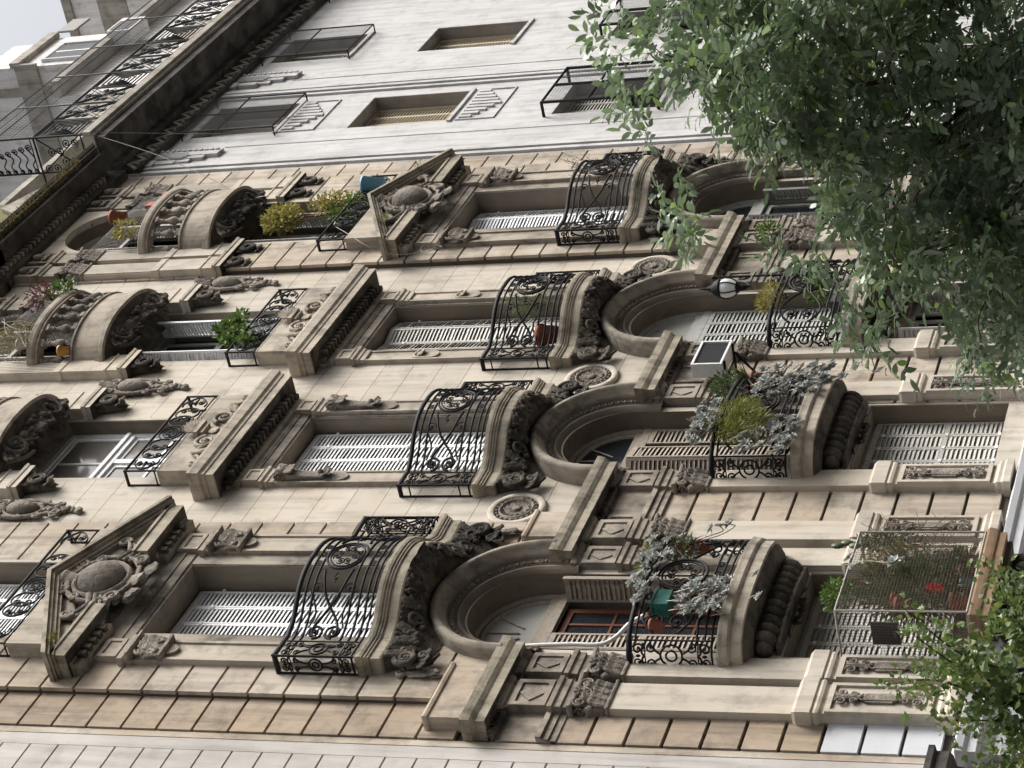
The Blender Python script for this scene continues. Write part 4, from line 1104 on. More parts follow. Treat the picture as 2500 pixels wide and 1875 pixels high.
# ---- third floor: pilasters, caps, frieze
for b in 'BC':
    for s_ in (-1, 1):
        x = BX[b] + s_ * 0.945
        def pm(m_):
            m_.box(-0.145, 0.145, -0.055, 0.03, 12.3, 15.26)
            for q in (-1, 1): m_.box(min(q * 0.145, q * 0.115), max(q * 0.145, q * 0.115), -0.075, -0.055, 12.3, 15.26)
            m_.box(-0.115, 0.115, -0.072, -0.055, 12.3, 12.8)
            m_.mould([(0, 15.24), (0.005, 15.25), (0.005, 15.32), (0.02, 15.33), (0.02, 15.38), (0.045, 15.40), (0.05, 15.44), (0.0, 15.45)], -0.15, 0.15, -0.08, 0.03)
            m_.box(-0.14, 0.14, -0.10, 0.03, 15.45, 15.72)
            for x0, x1, z0, z1 in ((-0.14, -0.10, 15.48, 15.70), (0.10, 0.14, 15.48, 15.70), (-0.10, 0.10, 15.48, 15.52), (-0.10, 0.10, 15.66, 15.70)): m_.box(x0, x1, -0.115, -0.10, z0, z1)
        p = part('pilaster', shared('pil_mid', pm), 'trim', (x, 0, 0))
        if b == 'B': obj('console', shared('console', console), M['carve'], p, (0, -0.06, 15.25))
        else:
            def stub(m_):
                m_.prism([(0.11 * cos(a), 14.27 + 0.14 * sin(a)) for a in [pi + pi * k / 8 for k in range(9)]] + [(0.11, 14.5), (-0.11, 14.5)], -0.082, -0.055)
                acan(m_, wallmap(0, -0.08, 14.5), 0, 0.02, -pi / 2, 0.2, 0.07, 0.0, 0.05); blobs(m_, wallmap(0, -0.08, 14.45), [(-0.03, 0.02), (0.04, -0.01)], 0.03, random.Random(5))
            obj('broken_console', shared('stub', stub), M['trim'], p)
for b in 'AD':
    for s_ in (-1, 1):
        x = BX[b] + s_ * 1.16
        def pe(m_):
            m_.box(-0.19, 0.19, -0.175, -0.09, 12.3, 15.3)
            for q in (-1, 1): m_.box(min(q * 0.19, q * 0.15), max(q * 0.19, q * 0.15), -0.20, -0.175, 12.3, 14.86)
            m_.box(-0.15, 0.15, -0.197, -0.175, 12.3, 12.8)
            m_.mould([(0, 15.26), (0.02, 15.28), (0.02, 15.34), (0.05, 15.37), (0.06, 15.43), (0, 15.45)], -0.19, 0.19, -0.18, -0.09)
            m_.box(-0.18, 0.18, -0.20, -0.09, 15.45, 15.78)
            for x0, x1, z0, z1 in ((-0.18, -0.13, 15.48, 15.74), (0.13, 0.18, 15.48, 15.74), (-0.13, 0.13, 15.48, 15.53), (-0.13, 0.13, 15.69, 15.74)): m_.box(x0, x1, -0.218, -0.20, z0, z1)
        p = part('pilaster', shared('pil_end', pe), 'trim', (x, 0, 0))
        obj('capital', shared('mask_cap', mask_capital), M['carve'], p, (0, -0.18, 14.86))
for b in 'ABCD':
    e = b in 'AD'; yw = -0.12 if e else 0.0; hw = 0.97 if e else 0.80
    mb = MB()   # lintel frieze with a scored line, jamb bands
    mb.box(-hw, hw, yw - 0.03, yw + 0.02, 15.50, 15.62); mb.box(-hw, hw, yw - 0.045, yw + 0.02, 15.63, 15.78 if e else 15.72)
    for s_ in (-1, 1): mb.box(min(s_ * 0.752, s_ * hw), max(s_ * 0.752, s_ * hw), yw - 0.018, yw + 0.02, 12.3, 15.47)
    if not e: mb.box(-0.5, 0.5, yw - 0.055, yw - 0.045, 15.655, 15.70)
    part('lintel', mb, 'dirty', (BX[b], 0, 0))
# cornices of the middle bays
for b in 'BC':
    mb = MB(); mb.mould([(0.0, 15.72), (0.05, 15.74), (0.07, 15.78), (0.07, 15.86), (0.13, 15.90), (0.13, 15.935), (0.34, 15.935), (0.34, 16.05), (0.355, 16.06), (0.36, 16.10), (0.39, 16.13), (0.40, 16.22), (0.405, 16.25), (0.40, 16.29), (0.2, 16.30)], -1.03, 1.03, -0.03, 0.02)
    c = part('window_cornice', mb, 'trim', (BX[b], 0, 0))
    def dr(m_):
        x = -1.08
        while x < 1.06: m_.box(x, x + 0.065, -0.235, -0.09, 15.81, 15.93); x += 0.115
        for s_ in (-1, 1): m_.box(min(s_ * 1.1, s_ * 1.2), max(s_ * 1.1, s_ * 1.2), -0.16, -0.09, 15.81, 15.93)
        m_.box(-1.34, 1.34, -0.355, -0.02, 15.928, 15.934)  # thin dark sheet painting the shaded underside of the cornice
    obj('dentil_row', shared('dent_mid', dr), M['soot'], c)
    mb = MB(); mb.box(-1.04, 1.04, -0.24, 0.02, 16.28, 16.95); mb.box(-1.045, 1.045, -0.245, 0.02, 16.95, 16.97)
    pp = part('parapet', mb, 'trim', (BX[b], 0, 0))
    obj('relief', shared('parapet_relief', parapet_relief), M['trim'], pp, (0, -0.24, 16.30))
# pediments of the end bays
for b in 'AD':
    mb = MB()
    za, zb, h = 17.02, 16.17, 1.74
    def chev(o0, o1, y, hh):
        zz = lambda x: zb + (za - zb) * (1 - abs(x) / h)
        mb.prism([(-hh, zz(hh) + o1), (0, za + o1), (hh, zz(hh) + o1), (hh, zz(hh) + o0), (0, za + o0), (-hh, zz(hh) + o0)], y, -0.10)
    chev(-0.06, 0.0, -0.54, 1.74); chev(-0.10, -0.06, -0.50, 1.72); chev(-0.15, -0.10, -0.46, 1.68); chev(-0.19, -0.15, -0.425, 1.62)
    ped_ = part('pediment', mb, 'moss', (BX[b], 0, 0))
    mb = MB(); chev(-0.36, -0.19, -0.36, 1.5); mb.box(-1.5, 1.5, -0.14, -0.09, 15.95, 16.30); mb.prism([(-1.3, 16.2), (0, 16.82), (1.3, 16.2)], -0.15, -0.10)
    obj('tympanum', mb, M['dirty'], ped_)
    for s_ in (-1, 1):
        x0, x1 = (0.58, 1.66) if s_ > 0 else (-1.66, -0.58)
        mb = MB(); mb.mould([(0.0, 15.79), (0.03, 15.81), (0.03, 15.90), (0.06, 15.92)], x0 + 0.2 * (s_ > 0) + (0.1 if s_ < 0 else 0), x1 - 0.2 * (s_ < 0) - (0.1 if s_ > 0 else 0), -0.24, -0.09)
        mb.box(x0, x1, -0.44, -0.09, 15.93, 16.10); mb.box(x0 - 0.02, x1 + 0.02, -0.46, -0.09, 16.10, 16.14)
        obj('cornice', mb, M['moss'], ped_)
        mb = MB(); x = x0 + 0.2
        while x < x1 - 0.25: mb.box(x, x + 0.075, -0.33, -0.2, 15.80, 15.925); x += 0.13
        mb.box(x0 + 0.01, x1 - 0.01, -0.42, -0.12, 15.922, 15.929); obj('dentil_row', mb, M['soot'], ped_)  # dark sheet below the cornice has its shade painted in
    obj('cartouche', shared('pediment_cartouche', pediment_cartouche), M['carve'], ped_, (0, -0.30, 16.27))
    mb = MB(); mb.box(-1.28, 1.28, -0.33, -0.09, 16.28, 16.97); part('parapet', mb, 'trim', (BX[b], 0, 0))

# ---- third floor balconies
def serp(hc, yc, yfl, yb, xfl):
    half = [(-hc, yc), (-hc * 0.9, yfl), (-xfl, yfl), (-0.84, yfl - (yfl - yb) * -0.22), (-0.68, yfl + (yb - yfl) * 0.48), (-0.52, yfl + (yb - yfl) * 0.74), (-0.32, yfl + (yb - yfl) * 0.93), (-0.12, yb), (0, yb)]
    half[3] = (-0.84, yfl + (yb - yfl) * 0.20)
    sm = [(p.x, p.y) for p in catmull([(x, y, 0) for x, y in half[2:]], 4)]
    full = [half[0]] + sm
    return full + [(-x, y) for x, y in reversed(full[:-1])]
SM = serp(1.36, -0.18, -0.18, -0.655, 1.02); SE = serp(1.47, -0.37, -0.355, -0.77, 1.06)
for b in 'ABCD':
    e = b in 'AD'; front = SE if e else SM; yw = -0.12 if e else 0.0
    hc = front[0][0]
    plan = [(hc, yw)] + front + [(-hc, yw)]
    sp = [(x * 0.985, y if abs(y - yw) < 0.01 else y + 0.03) for x, y in plan]
    def slab(m_):
        m_.plansweep([(-0.05, 12.02), (-0.01, 12.03), (0.0, 12.05), (0.0, 12.16), (0.02, 12.17), (0.02, 12.19), (0.035, 12.20), (0.035, 12.225), (0.05, 12.23), (0.06, 12.26), (0.06, 12.30), (0.04, 12.32), (-0.02, 12.325)], sp)
    bal = part('balcony', shared(('slab3', e), slab), 'moss', (BX[b], 0, 0))
    def corb(m_):
        rows = []
        for i, (k, q) in enumerate(((0.97, 0.95), (0.95, 0.88), (0.92, 0.74), (0.90, 0.62), (0.88, 0.44), (0.86, 0.22), (0.85, 0.02))):
            row = []
            for x, y in sp:
                zlow = 10.78 + sqrt(max(0.0, 1.10 ** 2 - min(1.1, abs(x)) ** 2)); zlow = max(11.50, zlow)
                zlow = min(zlow + 0.02, 11.98)
                row.append((x * k, yw + (y - yw) * q, 12.03 + (zlow - 12.03) * (i / 6.0) ** 1.1))
            rows.append(row)
        m_.grid(rows, True)
        PL = Plan(sp); cc = PL.L / 2
        def mpc(u, v, d):          # along the slab edge, falling back to the wall as it goes down
            x, y = PL.at(cc + u); q = 0.93 - 2.2 * max(0, -v - 0.02); q = max(0.15, q)
            return (x * (1 - 0.1 * max(0, -v)), yw + (y - yw) * q - d, 12.02 + v)
        rg = random.Random(77); H = PL.L / 2 - 0.25
        def low(u):
            x, y = PL.at(cc + u); return max(-0.42, min(-0.07, 10.78 + sqrt(max(0.0, 1.12 ** 2 - min(1.1, abs(x)) ** 2)) - 12.0))
        for k in range(-11, 12):
            u = k * H / 11.5; v0 = low(u)
            if k % 2 == 0:
                r = 0.075 + 0.02 * rg.random()
                scroll(m_, mpc, u, v0 * 0.45 - 0.02, r, rg.choice((0, pi / 2, pi)), rg.choice((-1, 1)) * 1.7, 0.03, 0.04)
            else:
                acan(m_, mpc, u, -0.0, -pi / 2 + rg.uniform(-.6, .6), 0.12 + min(0.2, -v0 * 0.6), 0.065, 0.02, 0.05, 0.8, 3, 9)
                m_.ell(mpc(u + 0.05, v0 * 0.6, 0.04), 0.04, 0.04, 0.05, 8, 5)
        for k in range(46):
            u = -H + 2 * H * k / 45; m_.ell(mpc(u, -0.015, 0.0), 0.018, 0.02, 0.018, 5, 4)
        for s_ in (-1, 1):
            sx_ = abs(hc) - 0.14
            mpl = lambda u, v, d: (u, yw - 0.10 - d, v)
            scroll(m_, mpl, s_ * sx_, 11.78, 0.13, pi / 2, -1.8 * s_, 0.045, 0.05)
            scroll(m_, mpl, s_ * (sx_ - 0.12), 11.60, 0.07, -pi / 2, 1.5 * s_, 0.03, 0.02)
            vol(m_, mpl, [(s_ * (sx_ + 0.1), 11.74), (s_ * (sx_ + 0.06), 11.6), (s_ * (sx_ - 0.04), 11.48), (s_ * (sx_ - 0.16), 11.44)], 0.035, 0.02, 0.0)
            for q in range(3): acan(m_, mpl, s_ * (sx_ - 0.1 + 0.08 * q), 11.66, -pi / 2 - s_ * 0.5 + 0.4 * q * s_, 0.18, 0.05, 0.0, 0.05, 0.8, 3, 8)
        for k in range(9):
            a = -pi * (k + 0.5) / 9
            acan(m_, lambda u, v, d: (u, yw + (SE if e else SM)[len(SM) // 2][1] * 0.8 - d - v * 0.5, 12.0 + v * 0.28), 0, 0.04, a, 0.3, 0.05, 0.0, 0.05, 0.3, 1, 6)
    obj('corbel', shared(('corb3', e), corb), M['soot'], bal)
    obj('railing', shared(('rail3', e), lambda m_: rail_bombe(m_, plan, abs(front[0][1] - yw), 12.37, 13.32, e)), M['iron'], bal)
    # small festoon beside the slab ends
    if e:
        def fest(m_):
            for s_ in (-1, 1):
                mp = wallmap(0, yw, 0)
                scroll(m_, mp, s_ * 1.46, 11.82, 0.07, 0, 1.4 * s_, 0.03, 0.04)
                vol(m_, mp, [(s_ * 1.46, 11.75), (s_ * 1.44, 11.6), (s_ * 1.50, 11.42), (s_ * 1.47, 11.2)], 0.035, 0.02, 0.03)
                acan(m_, mp, s_ * 1.46, 11.72, -pi / 2, 0.42, 0.06, 0.03, 0.05)
        obj('festoon', shared('fest', fest), M['carve'], bal)
    # low railing of the fourth floor
    hw4 = 1.26 if e else 1.03
    obj('railing', shared(('rail4', e), lambda m_: rail_low(m_, hw4, -0.31 if e else -0.235, yw, 16.975, 17.46)), M['iron'], apt, (BX[b], 0, 0))

# wall cartouches between the bays, fourth floor
for x in (-(1.7 + 1.713), 0.0, 1.7 + 1.713):
    part('wall_cartouche', shared('cartouche_wall', cartouche_wall), 'carve', (x, -0.01, 18.62))

# ---- fifth floor order
def pil5(m_, w, d):
    m_.mould([(0.03, 18.98), (0.03, 19.06), (0.045, 19.07), (0.055, 19.11), (0.02, 19.125)], -w / 2 - 0.04, w / 2 + 0.04, -d - 0.05, 0.02)
    m_.box(-w / 2 - 0.02, w / 2 + 0.02, -d - 0.03, 0.02, 19.12, 19.36)
    m_.mould([(0, 19.35), (0.015, 19.36), (0.015, 19.385), (0, 19.39)], -w / 2 - 0.02, w / 2 + 0.02, -d - 0.03, 0.02)
    m_.box(-w / 2 - 0.01, w / 2 + 0.01, -d - 0.02, 0.02, 19.38, 20.14)
    m_.mould([(0, 20.13), (0.02, 20.14), (0.025, 20.17), (0.02, 20.19), (0.02, 20.27), (0, 20.28)], -w / 2 - 0.01, w / 2 + 0.01, -d - 0.01, 0.02)
    m_.box(-w / 2, w / 2, -d + 0.02, 0.02, 20.26, 21.6)
    n = 8; fw = (w - 0.03) / n
    for k in range(n): m_.box(-w / 2 + 0.012 + fw * k + 0.006, -w / 2 + 0.012 + fw * (k + 1) - 0.006, -d, -d + 0.02, 20.29, 21.58)
def top5(m_, w, d):
    m_.box(-w / 2, w / 2, -d, 0.02, 22.06, 22.36)
    m_.mould([(0, 22.35), (0.02, 22.36), (0.03, 22.40), (0.05, 22.42), (0.05, 22.46), (0, 22.47)], -w / 2, w / 2, -d, 0.02)
    m_.box(-w / 2, w / 2, -d, 0.02, 22.46, 23.10)
    h = w / 2 - 0.05
    for x0, x1, z0, z1 in ((-w / 2, -h, 22.50, 23.08), (h, w / 2, 22.50, 23.08), (-h, h, 22.50, 22.55), (-h, h, 23.03, 23.08)): m_.box(x0, x1, -d - 0.02, -d, z0, z1)
P5 = [('A', -1.11), ('A', 1.11), ('B', -1.11), ('B', 1.11), ('C', -1.11), ('C', 1.11), ('D', -1.09), ('D', -1.60), ('D', 1.09), ('D', 1.60)]
for b, dx in P5:
    w, d = (0.44, 0.14) if b != 'D' else (0.38, 0.14)
    p = part('pilaster', shared(('pil5', w), lambda m_: pil5(m_, w, d)), 'wall', (BX[b] + dx, 0, 0))
    obj('capital', shared(('cap5', w), lambda m_: capital(m_, w, 0.46, d)), M['carve'], p, (0, 0, 21.61))
    obj('entablature_block', shared(('top5', w), lambda m_: top5(m_, w, d)), M['dirty'], p)
    obj('frieze_ornament', shared('frieze_panel', frieze_panel), M['carve'], p, (0, -d - 0.01, 22.53))
    obj('console', shared('mouth_console', mouth_console), M['soot'], p, (0, -0.03, 18.98))
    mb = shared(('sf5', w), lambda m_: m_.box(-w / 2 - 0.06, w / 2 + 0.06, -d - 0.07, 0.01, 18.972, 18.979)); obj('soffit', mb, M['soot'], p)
for b in 'ABCD':
    mb = MB()
    mb.arch([(0.94, 0.0), (0.94, -0.05), (0.90, -0.07), (0.85, -0.06), (0.83, -0.03), (0.82, 0.0)], 0, 21.93, 24)
    a = part('archivolt', mb, 'dirty', (BX[b], 0, 0))
    mb = MB(); mb.arch([(0.816, 0.0), (0.816, 0.23)], 0, 21.93, 24, 2.0); obj('reveal', mb, M['reveal'], a)
    def sp5(m_):
        mp = wallmap(0, -0.01, 22.8); rg = random.Random(9)
        for s_ in (-1, 1):
            scroll(m_, mp, s_ * 0.62, 0.02, 0.08, 0, 1.5 * s_, 0.025, 0.02); acan(m_, mp, s_ * 0.55, 0.0, -pi / 2 + s_ * 1.1, 0.26, 0.07, 0.01, 0.03)
            blobs(m_, mp, [(s_ * rg.uniform(0.5, 0.85), rg.uniform(-0.2, 0.1)) for _ in range(9)], 0.04, rg)
        for k in range(36):
            an = pi * (k + 0.5) / 36; m_.ell((0.885 * cos(an), -0.065, 21.93 - 0.0 + 0.885 * sin(an)), 0.024, 0.02, 0.024, 5, 4)
    obj('spandrel_ornament', shared('sp5', sp5), M['carve'], a)

# half-oval stone balconies with balusters
def oval(a, b, n=26, y0=0.0, k0=0.0):
    return [(-a * (abs(cos(t)) ** 0.85) * (1 if cos(t) >= 0 else -1), y0 - b * (max(0.0, sin(t)) ** 0.9)) for t in [pi * i / n for i in range(n + 1)]]
OV = oval(1.08, 0.63)
def bal5(m_):
    m_.plansweep([(-0.06, 19.55), (0.0, 19.56), (0.0, 19.62), (-0.02, 19.64), (-0.02, 19.70), (-0.05, 19.72), (-0.06, 20.10), (-0.03, 20.11), (-0.03, 20.14), (-0.10, 20.145)], OV, False, False)
def hand5(m_):
    pl = [(x * 0.985, y * 0.985) for x, y in OV]; inn = [(x * 0.80, y * 0.76) for x, y in OV]
    m_.plansweep([(-0.02, 20.70), (0.0, 20.71), (0.0, 20.74), (0.02, 20.75), (0.035, 20.78), (0.04, 20.86), (0.02, 20.885)], pl, False, False, False)
    m_.grid([[(x, y, 20.885) for x, y in [(p[0] * 1.003, p[1] * 1.02) for p in pl]], [(x, y, 20.885) for x, y in inn]], False)
    m_.grid([[(x, y, 20.70) for x, y in pl], [(x, y, 20.70) for x, y in inn]], False)
    m_.grid([[(x, y, 20.70) for x, y in inn], [(x, y, 20.885) for x, y in inn]], False)
def baluster(m_):
    m_.box(-0.062, 0.062, -0.062, 0.062, 20.14, 20.21); m_.box(-0.058, 0.058, -0.058, 0.058, 20.63, 20.70)
    m_.lathe([(0.045, 20.21), (0.052, 20.225), (0.045, 20.24), (0.032, 20.255), (0.045, 20.275), (0.072, 20.32), (0.075, 20.36), (0.06, 20.42), (0.038, 20.48), (0.032, 20.53), (0.044, 20.545), (0.044, 20.56), (0.034, 20.57), (0.05, 20.60), (0.056, 20.615), (0.05, 20.63)], (0, 0, 0), 10)
def corb5(m_):
    rows = []
    for z, k, q in ((19.56, 0.95, 0.93), (19.52, 0.92, 0.88), (19.50, 0.88, 0.80), (19.46, 0.82, 0.62), (19.38, 0.72, 0.40), (19.27, 0.58, 0.18), (19.16, 0.45, 0.02)): rows.append([(x * k, y * q, z) for x, y in OV])
    m_.grid(rows, True)
    mp = lambda u, v, d: (u, -0.46 + 0.5 * max(0, -v) * 1.0 + 0.10 * abs(u) - d, 19.49 + v * 0.85)
    rg = random.Random(55)
    for s_ in (-1, 1):
        scroll(m_, mp, s_ * 0.52, -0.10, 0.20, pi / 2, -1.7 * s_, 0.05, 0.02)
        scroll(m_, mp, s_ * 0.22, -0.2, 0.11, -pi / 2, 1.4 * s_, 0.04, 0.02)
        for q in range(5): acan(m_, mp, s_ * (0.10 + 0.15 * q), -0.02, -pi / 2 + s_ * (0.2 + 0.12 * q), 0.28, 0.08, 0.0, 0.05)
        m_.ell(mp(s_ * 0.28, -0.10, 0.0), 0.09, 0.08, 0.09, 10, 6)
        vol(m_, mp, [(s_ * 0.75, -0.02), (s_ * 0.85, -0.15), (s_ * 0.66, -0.3), (s_ * 0.45, -0.36)], 0.04, 0.03, 0.0)
    acan(m_, mp, 0, 0.02, -pi / 2, 0.4, 0.13, 0.0, 0.08)
    blobs(m_, mp, [(rg.uniform(-0.8, 0.8), rg.uniform(-0.3, 0.0)) for _ in range(30)], 0.045, rg)
for b in 'BCD':
    bal = part('balcony', shared('bal5', bal5), 'trim', (BX[b], 0, 0))
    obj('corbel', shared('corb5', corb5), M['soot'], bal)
    obj('handrail', shared('hand5', hand5), M['trim'], bal)
    pl = Plan([(x * 0.90, y * 0.87) for x, y in OV]); n = 9
    for k in range(n): 
        x, y = pl.at(pl.L * (k + 0.5) / n)
        x2, y2 = pl.at(pl.L * (k + 0.5) / n + 0.01)
        o = obj('baluster', shared('baluster', baluster), M['carve'], bal, (x, y, 0)); o.rotation_euler.z = atan2(y2 - y, x2 - x)

# ---- crowning cornice
mb = MB()
mb.mould([(0.05, 22.900), (0.07, 22.930), (0.10, 22.960), (0.10, 23.080), (0.16, 23.100), (0.16, 23.120), (0.50, 23.120), (0.50, 23.192), (0.47, 23.204), (0.47, 23.234), (0.60, 23.240), (0.60, 23.276), (0.63, 23.288), (0.66, 23.336), (0.60, 23.348), (0.3, 23.354)], 3.65, 7.36, -0.16, 0.02)
mb.mould([(0.05, 22.900), (0.07, 22.930), (0.10, 22.960), (0.10, 23.080), (0.16, 23.100), (0.16, 23.120), (0.46, 23.120), (0.46, 23.192), (0.43, 23.204), (0.43, 23.234), (0.54, 23.240), (0.54, 23.276), (0.60, 23.336), (0.3, 23.348)], -7.9, 3.60, -0.10, 0.02)
mb.box(7.4, 8.15, -0.2, 0.3, 22.9, 23.28)
tc = part('main_cornice', mb, 'corn')
mb = MB(); x = -7.8
while x < 7.5:
    y = -0.33 if 3.6 < x < 7.5 else -0.27
    mb.box(x, x + 0.075, y, -0.1, 22.98, 23.10); x += 0.14
obj('dentil_row', mb, M['carve'], tc)
# ---- painted base of the beige building
mb = MB()
mb.mould([(0.0, 5.0), (0.03, 5.12), (0.03, 5.2), (0.06, 5.22), (0.10, 5.30), (0.16, 5.33), (0.16, 5.42), (0.20, 5.45), (0.22, 5.52), (0.10, 5.56), (0.0, 5.60)], -8.05, 8.15, -0.06, 0.0)
bc = part('base_cornice', mb, 'whitewall')
for x0, x1 in ((-8.0, -6.9), (-4.6, -2.9), (-0.6, 0.6), (2.9, 4.6), (6.9, 8.0)):
    mb = MB(); mb.box(x0, x1, -0.05, 0, 3.6, 5.0)
    for a0, a1, z0, z1 in ((x0, x0 + 0.1, 3.7, 4.9), (x1 - 0.1, x1, 3.7, 4.9), (x0 + 0.1, x1 - 0.1, 4.8, 4.9), (x0 + 0.1, x1 - 0.1, 3.7, 3.8)): mb.box(a0, a1, -0.085, -0.05, z0, z1)
    obj('base_panel', mb, M['whitewall'], bc)
mb = MB(); mb.mould([(0.0, 5.40), (0.0, 5.47), (0.02, 5.49), (0.03, 5.52), (0.04, 5.58), (0.02, 5.61)], -0.80, 0.80, -0.58, 0.0)
sl_ = part('balcony', mb, 'rust', (BX['A'], 0, 0))
mb = MB(); mb.box(-0.74, 0.74, -0.5, 0.0, 5.34, 5.40)
for k in range(8): mb.ell((-0.62 + 0.177 * k, -0.22, 5.20), 0.082, 0.22, 0.16, 8, 6)
mb.box(-0.7, 0.7, -0.14, 0, 4.9, 5.06)
obj('corbel', mb, M['soot'], sl_)

# ------------------------------------------------------------------ grey neighbour on the far side
nb = empty('grey_building', (15, 0, 0))
tag(nb, 'plain pale grey rendered building with caged windows beside the beige facade', 'building')
NX = -15
def npart(name, mb, mat, parent=None, loc=None):
    return obj(name, mb, M[mat], parent or nb, (loc[0] + NX, loc[1], loc[2]) if loc else ((NX, 0, 0) if not parent else None))
cols = [(10.0, 11.47), (13.88, 15.19), (17.6, 18.95)]
rowsz = [(20.75, 22.5), (17.25, 19.25), (13.3, 15.25), (9.6, 11.9)]
mb = MB()
zc = [0] + sorted([z for r in rowsz for z in r]) + [23.2]
xc = [8.2] + [x for c in cols for x in c] + [24.0]
for i in range(len(zc) - 1):
    for j in range(len(xc) - 1):
        if i % 2 == 1 and j % 2 == 1: continue
        mb.box(xc[j], xc[j + 1], 0.0, 0.4, zc[i], zc[i + 1])
npart('wall', mb, 'nbr')
mb = MB(); mb.box(8.2, 24, 0.7, 11, 0, 23.5); npart('building_core', mb, 'dark')
# vertical pilaster strips
for x in (8.28, 11.8):
    for i, (a, w, d) in enumerate(((0.0, 0.10, 0.05), (0.14, 0.08, 0.075), (0.26, 0.10, 0.05)) if x < 9 else ((0.0, 0.08, 0.045), (0.12, 0.10, 0.075), (0.28, 0.10, 0.075), (0.44, 0.08, 0.045))):
        mb = MB(); mb.box(x + a, x + a + w, -d, 0.01, 0, 23.1); npart('pilaster_strip', mb, 'nbr')
for x in (9.42, 12.75):
    mb = MB(); mb.box(x, x + 0.015, -0.012, 0.01, 0, 21.5); npart('fillet', mb, 'nbr')
# stepped ornaments at the strip heads
for x in (8.75, 12.6):
    mb = MB()
    for k in range(3):
        mb.box(x + 0.0 + 0.12 * k, x + 0.40, -0.05 - 0.012 * k, 0.01, 21.95 - 0.25 * k, 23.1)
    mb.box(x - 0.22, x + 0.02, -0.10, 0.01, 22.6, 23.1); mb.box(x - 0.12, x + 0.02, -0.08, 0.01, 22.2, 22.6)
    mb.box(x + 0.40, x + 0.50, -0.07, 0.01, 21.43, 23.1)
    o = npart('stepped_ornament', mb, 'nbr')
    mb = MB()
    for k in range(14): mb.box(x + 0.42, x + 0.48, -0.095, -0.07, 21.5 + 0.115 * k, 21.56 + 0.115 * k)
    for k in range(5): mb.box(x + 0.10 + 0.055 * k, x + 0.125 + 0.055 * k, -0.09, -0.05, 22.0 + 0.05 * abs(k - 2), 23.0)
    obj('fluting', mb, M['nbr'], o)
# apron panels with hanging bars
for x0, x1 in cols[:1]:
    for z0, z1 in ((16.35, 17.05), (19.93, 20.62)):
        mb = MB()
        for a0, a1, b0, b1 in ((x0, x1, z1, z1 + 0.05), (x0, x0 + 0.03, z0, z1), (x1 - 0.03, x1, z0, z1), (x0 + 0.03, x1 - 0.03, z0, z0 + 0.025)): mb.box(a0, a1, -0.025, 0.01, b0, b1)
        o = npart('apron_panel', mb, 'nbr')
        n = 9; w = (x1 - x0 - 0.1) / n
        for k in range(n):
            l = (z1 - z0) * (0.25 + 0.62 * (1 - abs(k - 4) / 4.5))
            m2 = MB(); m2.box(x0 + 0.05 + w * k + w * 0.18, x0 + 0.05 + w * (k + 1) - w * 0.18, -0.04, 0.0, z1 - l, z1 - 0.005); obj('bar', m2, M['nbr'], o)
for j, (x0, x1) in enumerate(cols):       # windows
    for i, (z0, z1) in enumerate(rowsz):
        mb = MB()
        for a0, a1, b0, b1 in ((x0, x0 + 0.05, z0, z1), (x1 - 0.05, x1, z0, z1), (x0 + 0.05, x1 - 0.05, z1 - 0.06, z1), (x0 + 0.05, x1 - 0.05, z0, z0 + 0.05)): mb.box(a0, a1, 0.26, 0.32, b0, b1)
        wn = npart('window', mb, 'tan' if i < 2 else 'cream')
        mb = MB()
        for a0, a1, b0, b1 in ((x0 + 0.001, x0 + 0.008, z0, z1), (x1 - 0.008, x1 - 0.001, z0, z1), (x0 + 0.008, x1 - 0.008, z1 - 0.008, z1 - 0.001)): mb.box(a0, a1, 0.012, 0.27, b0, b1)
        obj('reveal', mb, M['nrev'], wn)
        mb = MB(); mb.box(x0, x1, 0.36, 0.366, z0, z1); obj('pane', mb, M['glass'], wn)
        mb = MB(); mb.box(x0 - 0.04, x1 + 0.04, -0.04, 0.0, z0 - 0.07, z0); obj('sill', mb, M['nbr'], wn)
        mb = MB(); n = 4; w = (x1 - x0 - 0.1) / n
        zlow = z0 + 0.05 if i in (0, 1) else z1 - (z1 - z0) * 0.55
        for k in range(n):
            a = x0 + 0.05 + w * k
            mb.box(a + 0.003, a + 0.03, 0.27, 0.30, zlow, z1 - 0.06); mb.box(a + w - 0.03, a + w - 0.003, 0.27, 0.30, zlow, z1 - 0.06)
            z = zlow + 0.03
            while z < z1 - 0.08:
                mb.obox((a + w / 2, 0.285, z), (w / 2 - 0.03, 0, 0), (0, -0.016, -0.027), (0, -0.003, 0.002)); z += 0.062
        obj('louvre', mb, M['tan'] if i == 1 else M['cream'], wn)
        if i in (0, 2):                   # wire cage in front
            y = -0.18 if i == 0 else -0.28; a0, a1 = x0 - 0.12, x1 + 0.05; b0, b1 = z0 - 0.08, z1 + 0.10
            mb = MB(); t = 0.016 if i == 0 else 0.03
            for x in (a0, a1):
                for z in (b0, b1): mb.tube([(x, y, z), (x, 0, z)], t, 4)
                mb.tube([(x, y, b0), (x, y, b1)], t, 4)
            for z in (b0, b1, (b0 + b1) / 2 + 0.2): mb.tube([(a0, y, z), (a1, y, z)], t, 4)
            mb.tube([((a0 + a1) / 2, y, b0), ((a0 + a1) / 2, y, b1)], t, 4)
            cg = obj('window_cage', mb, M['iron'], wn)
            mb = MB()
            x = a0
            while x < a1: mb.box(x, x + 0.004, y, y + 0.004, b0, b1); x += 0.06
            z = b0
            while z < b1: mb.box(a0, a1, y, y + 0.004, z, z + 0.004); z += 0.06
            obj('mesh', mb, M['dmesh'], wn)
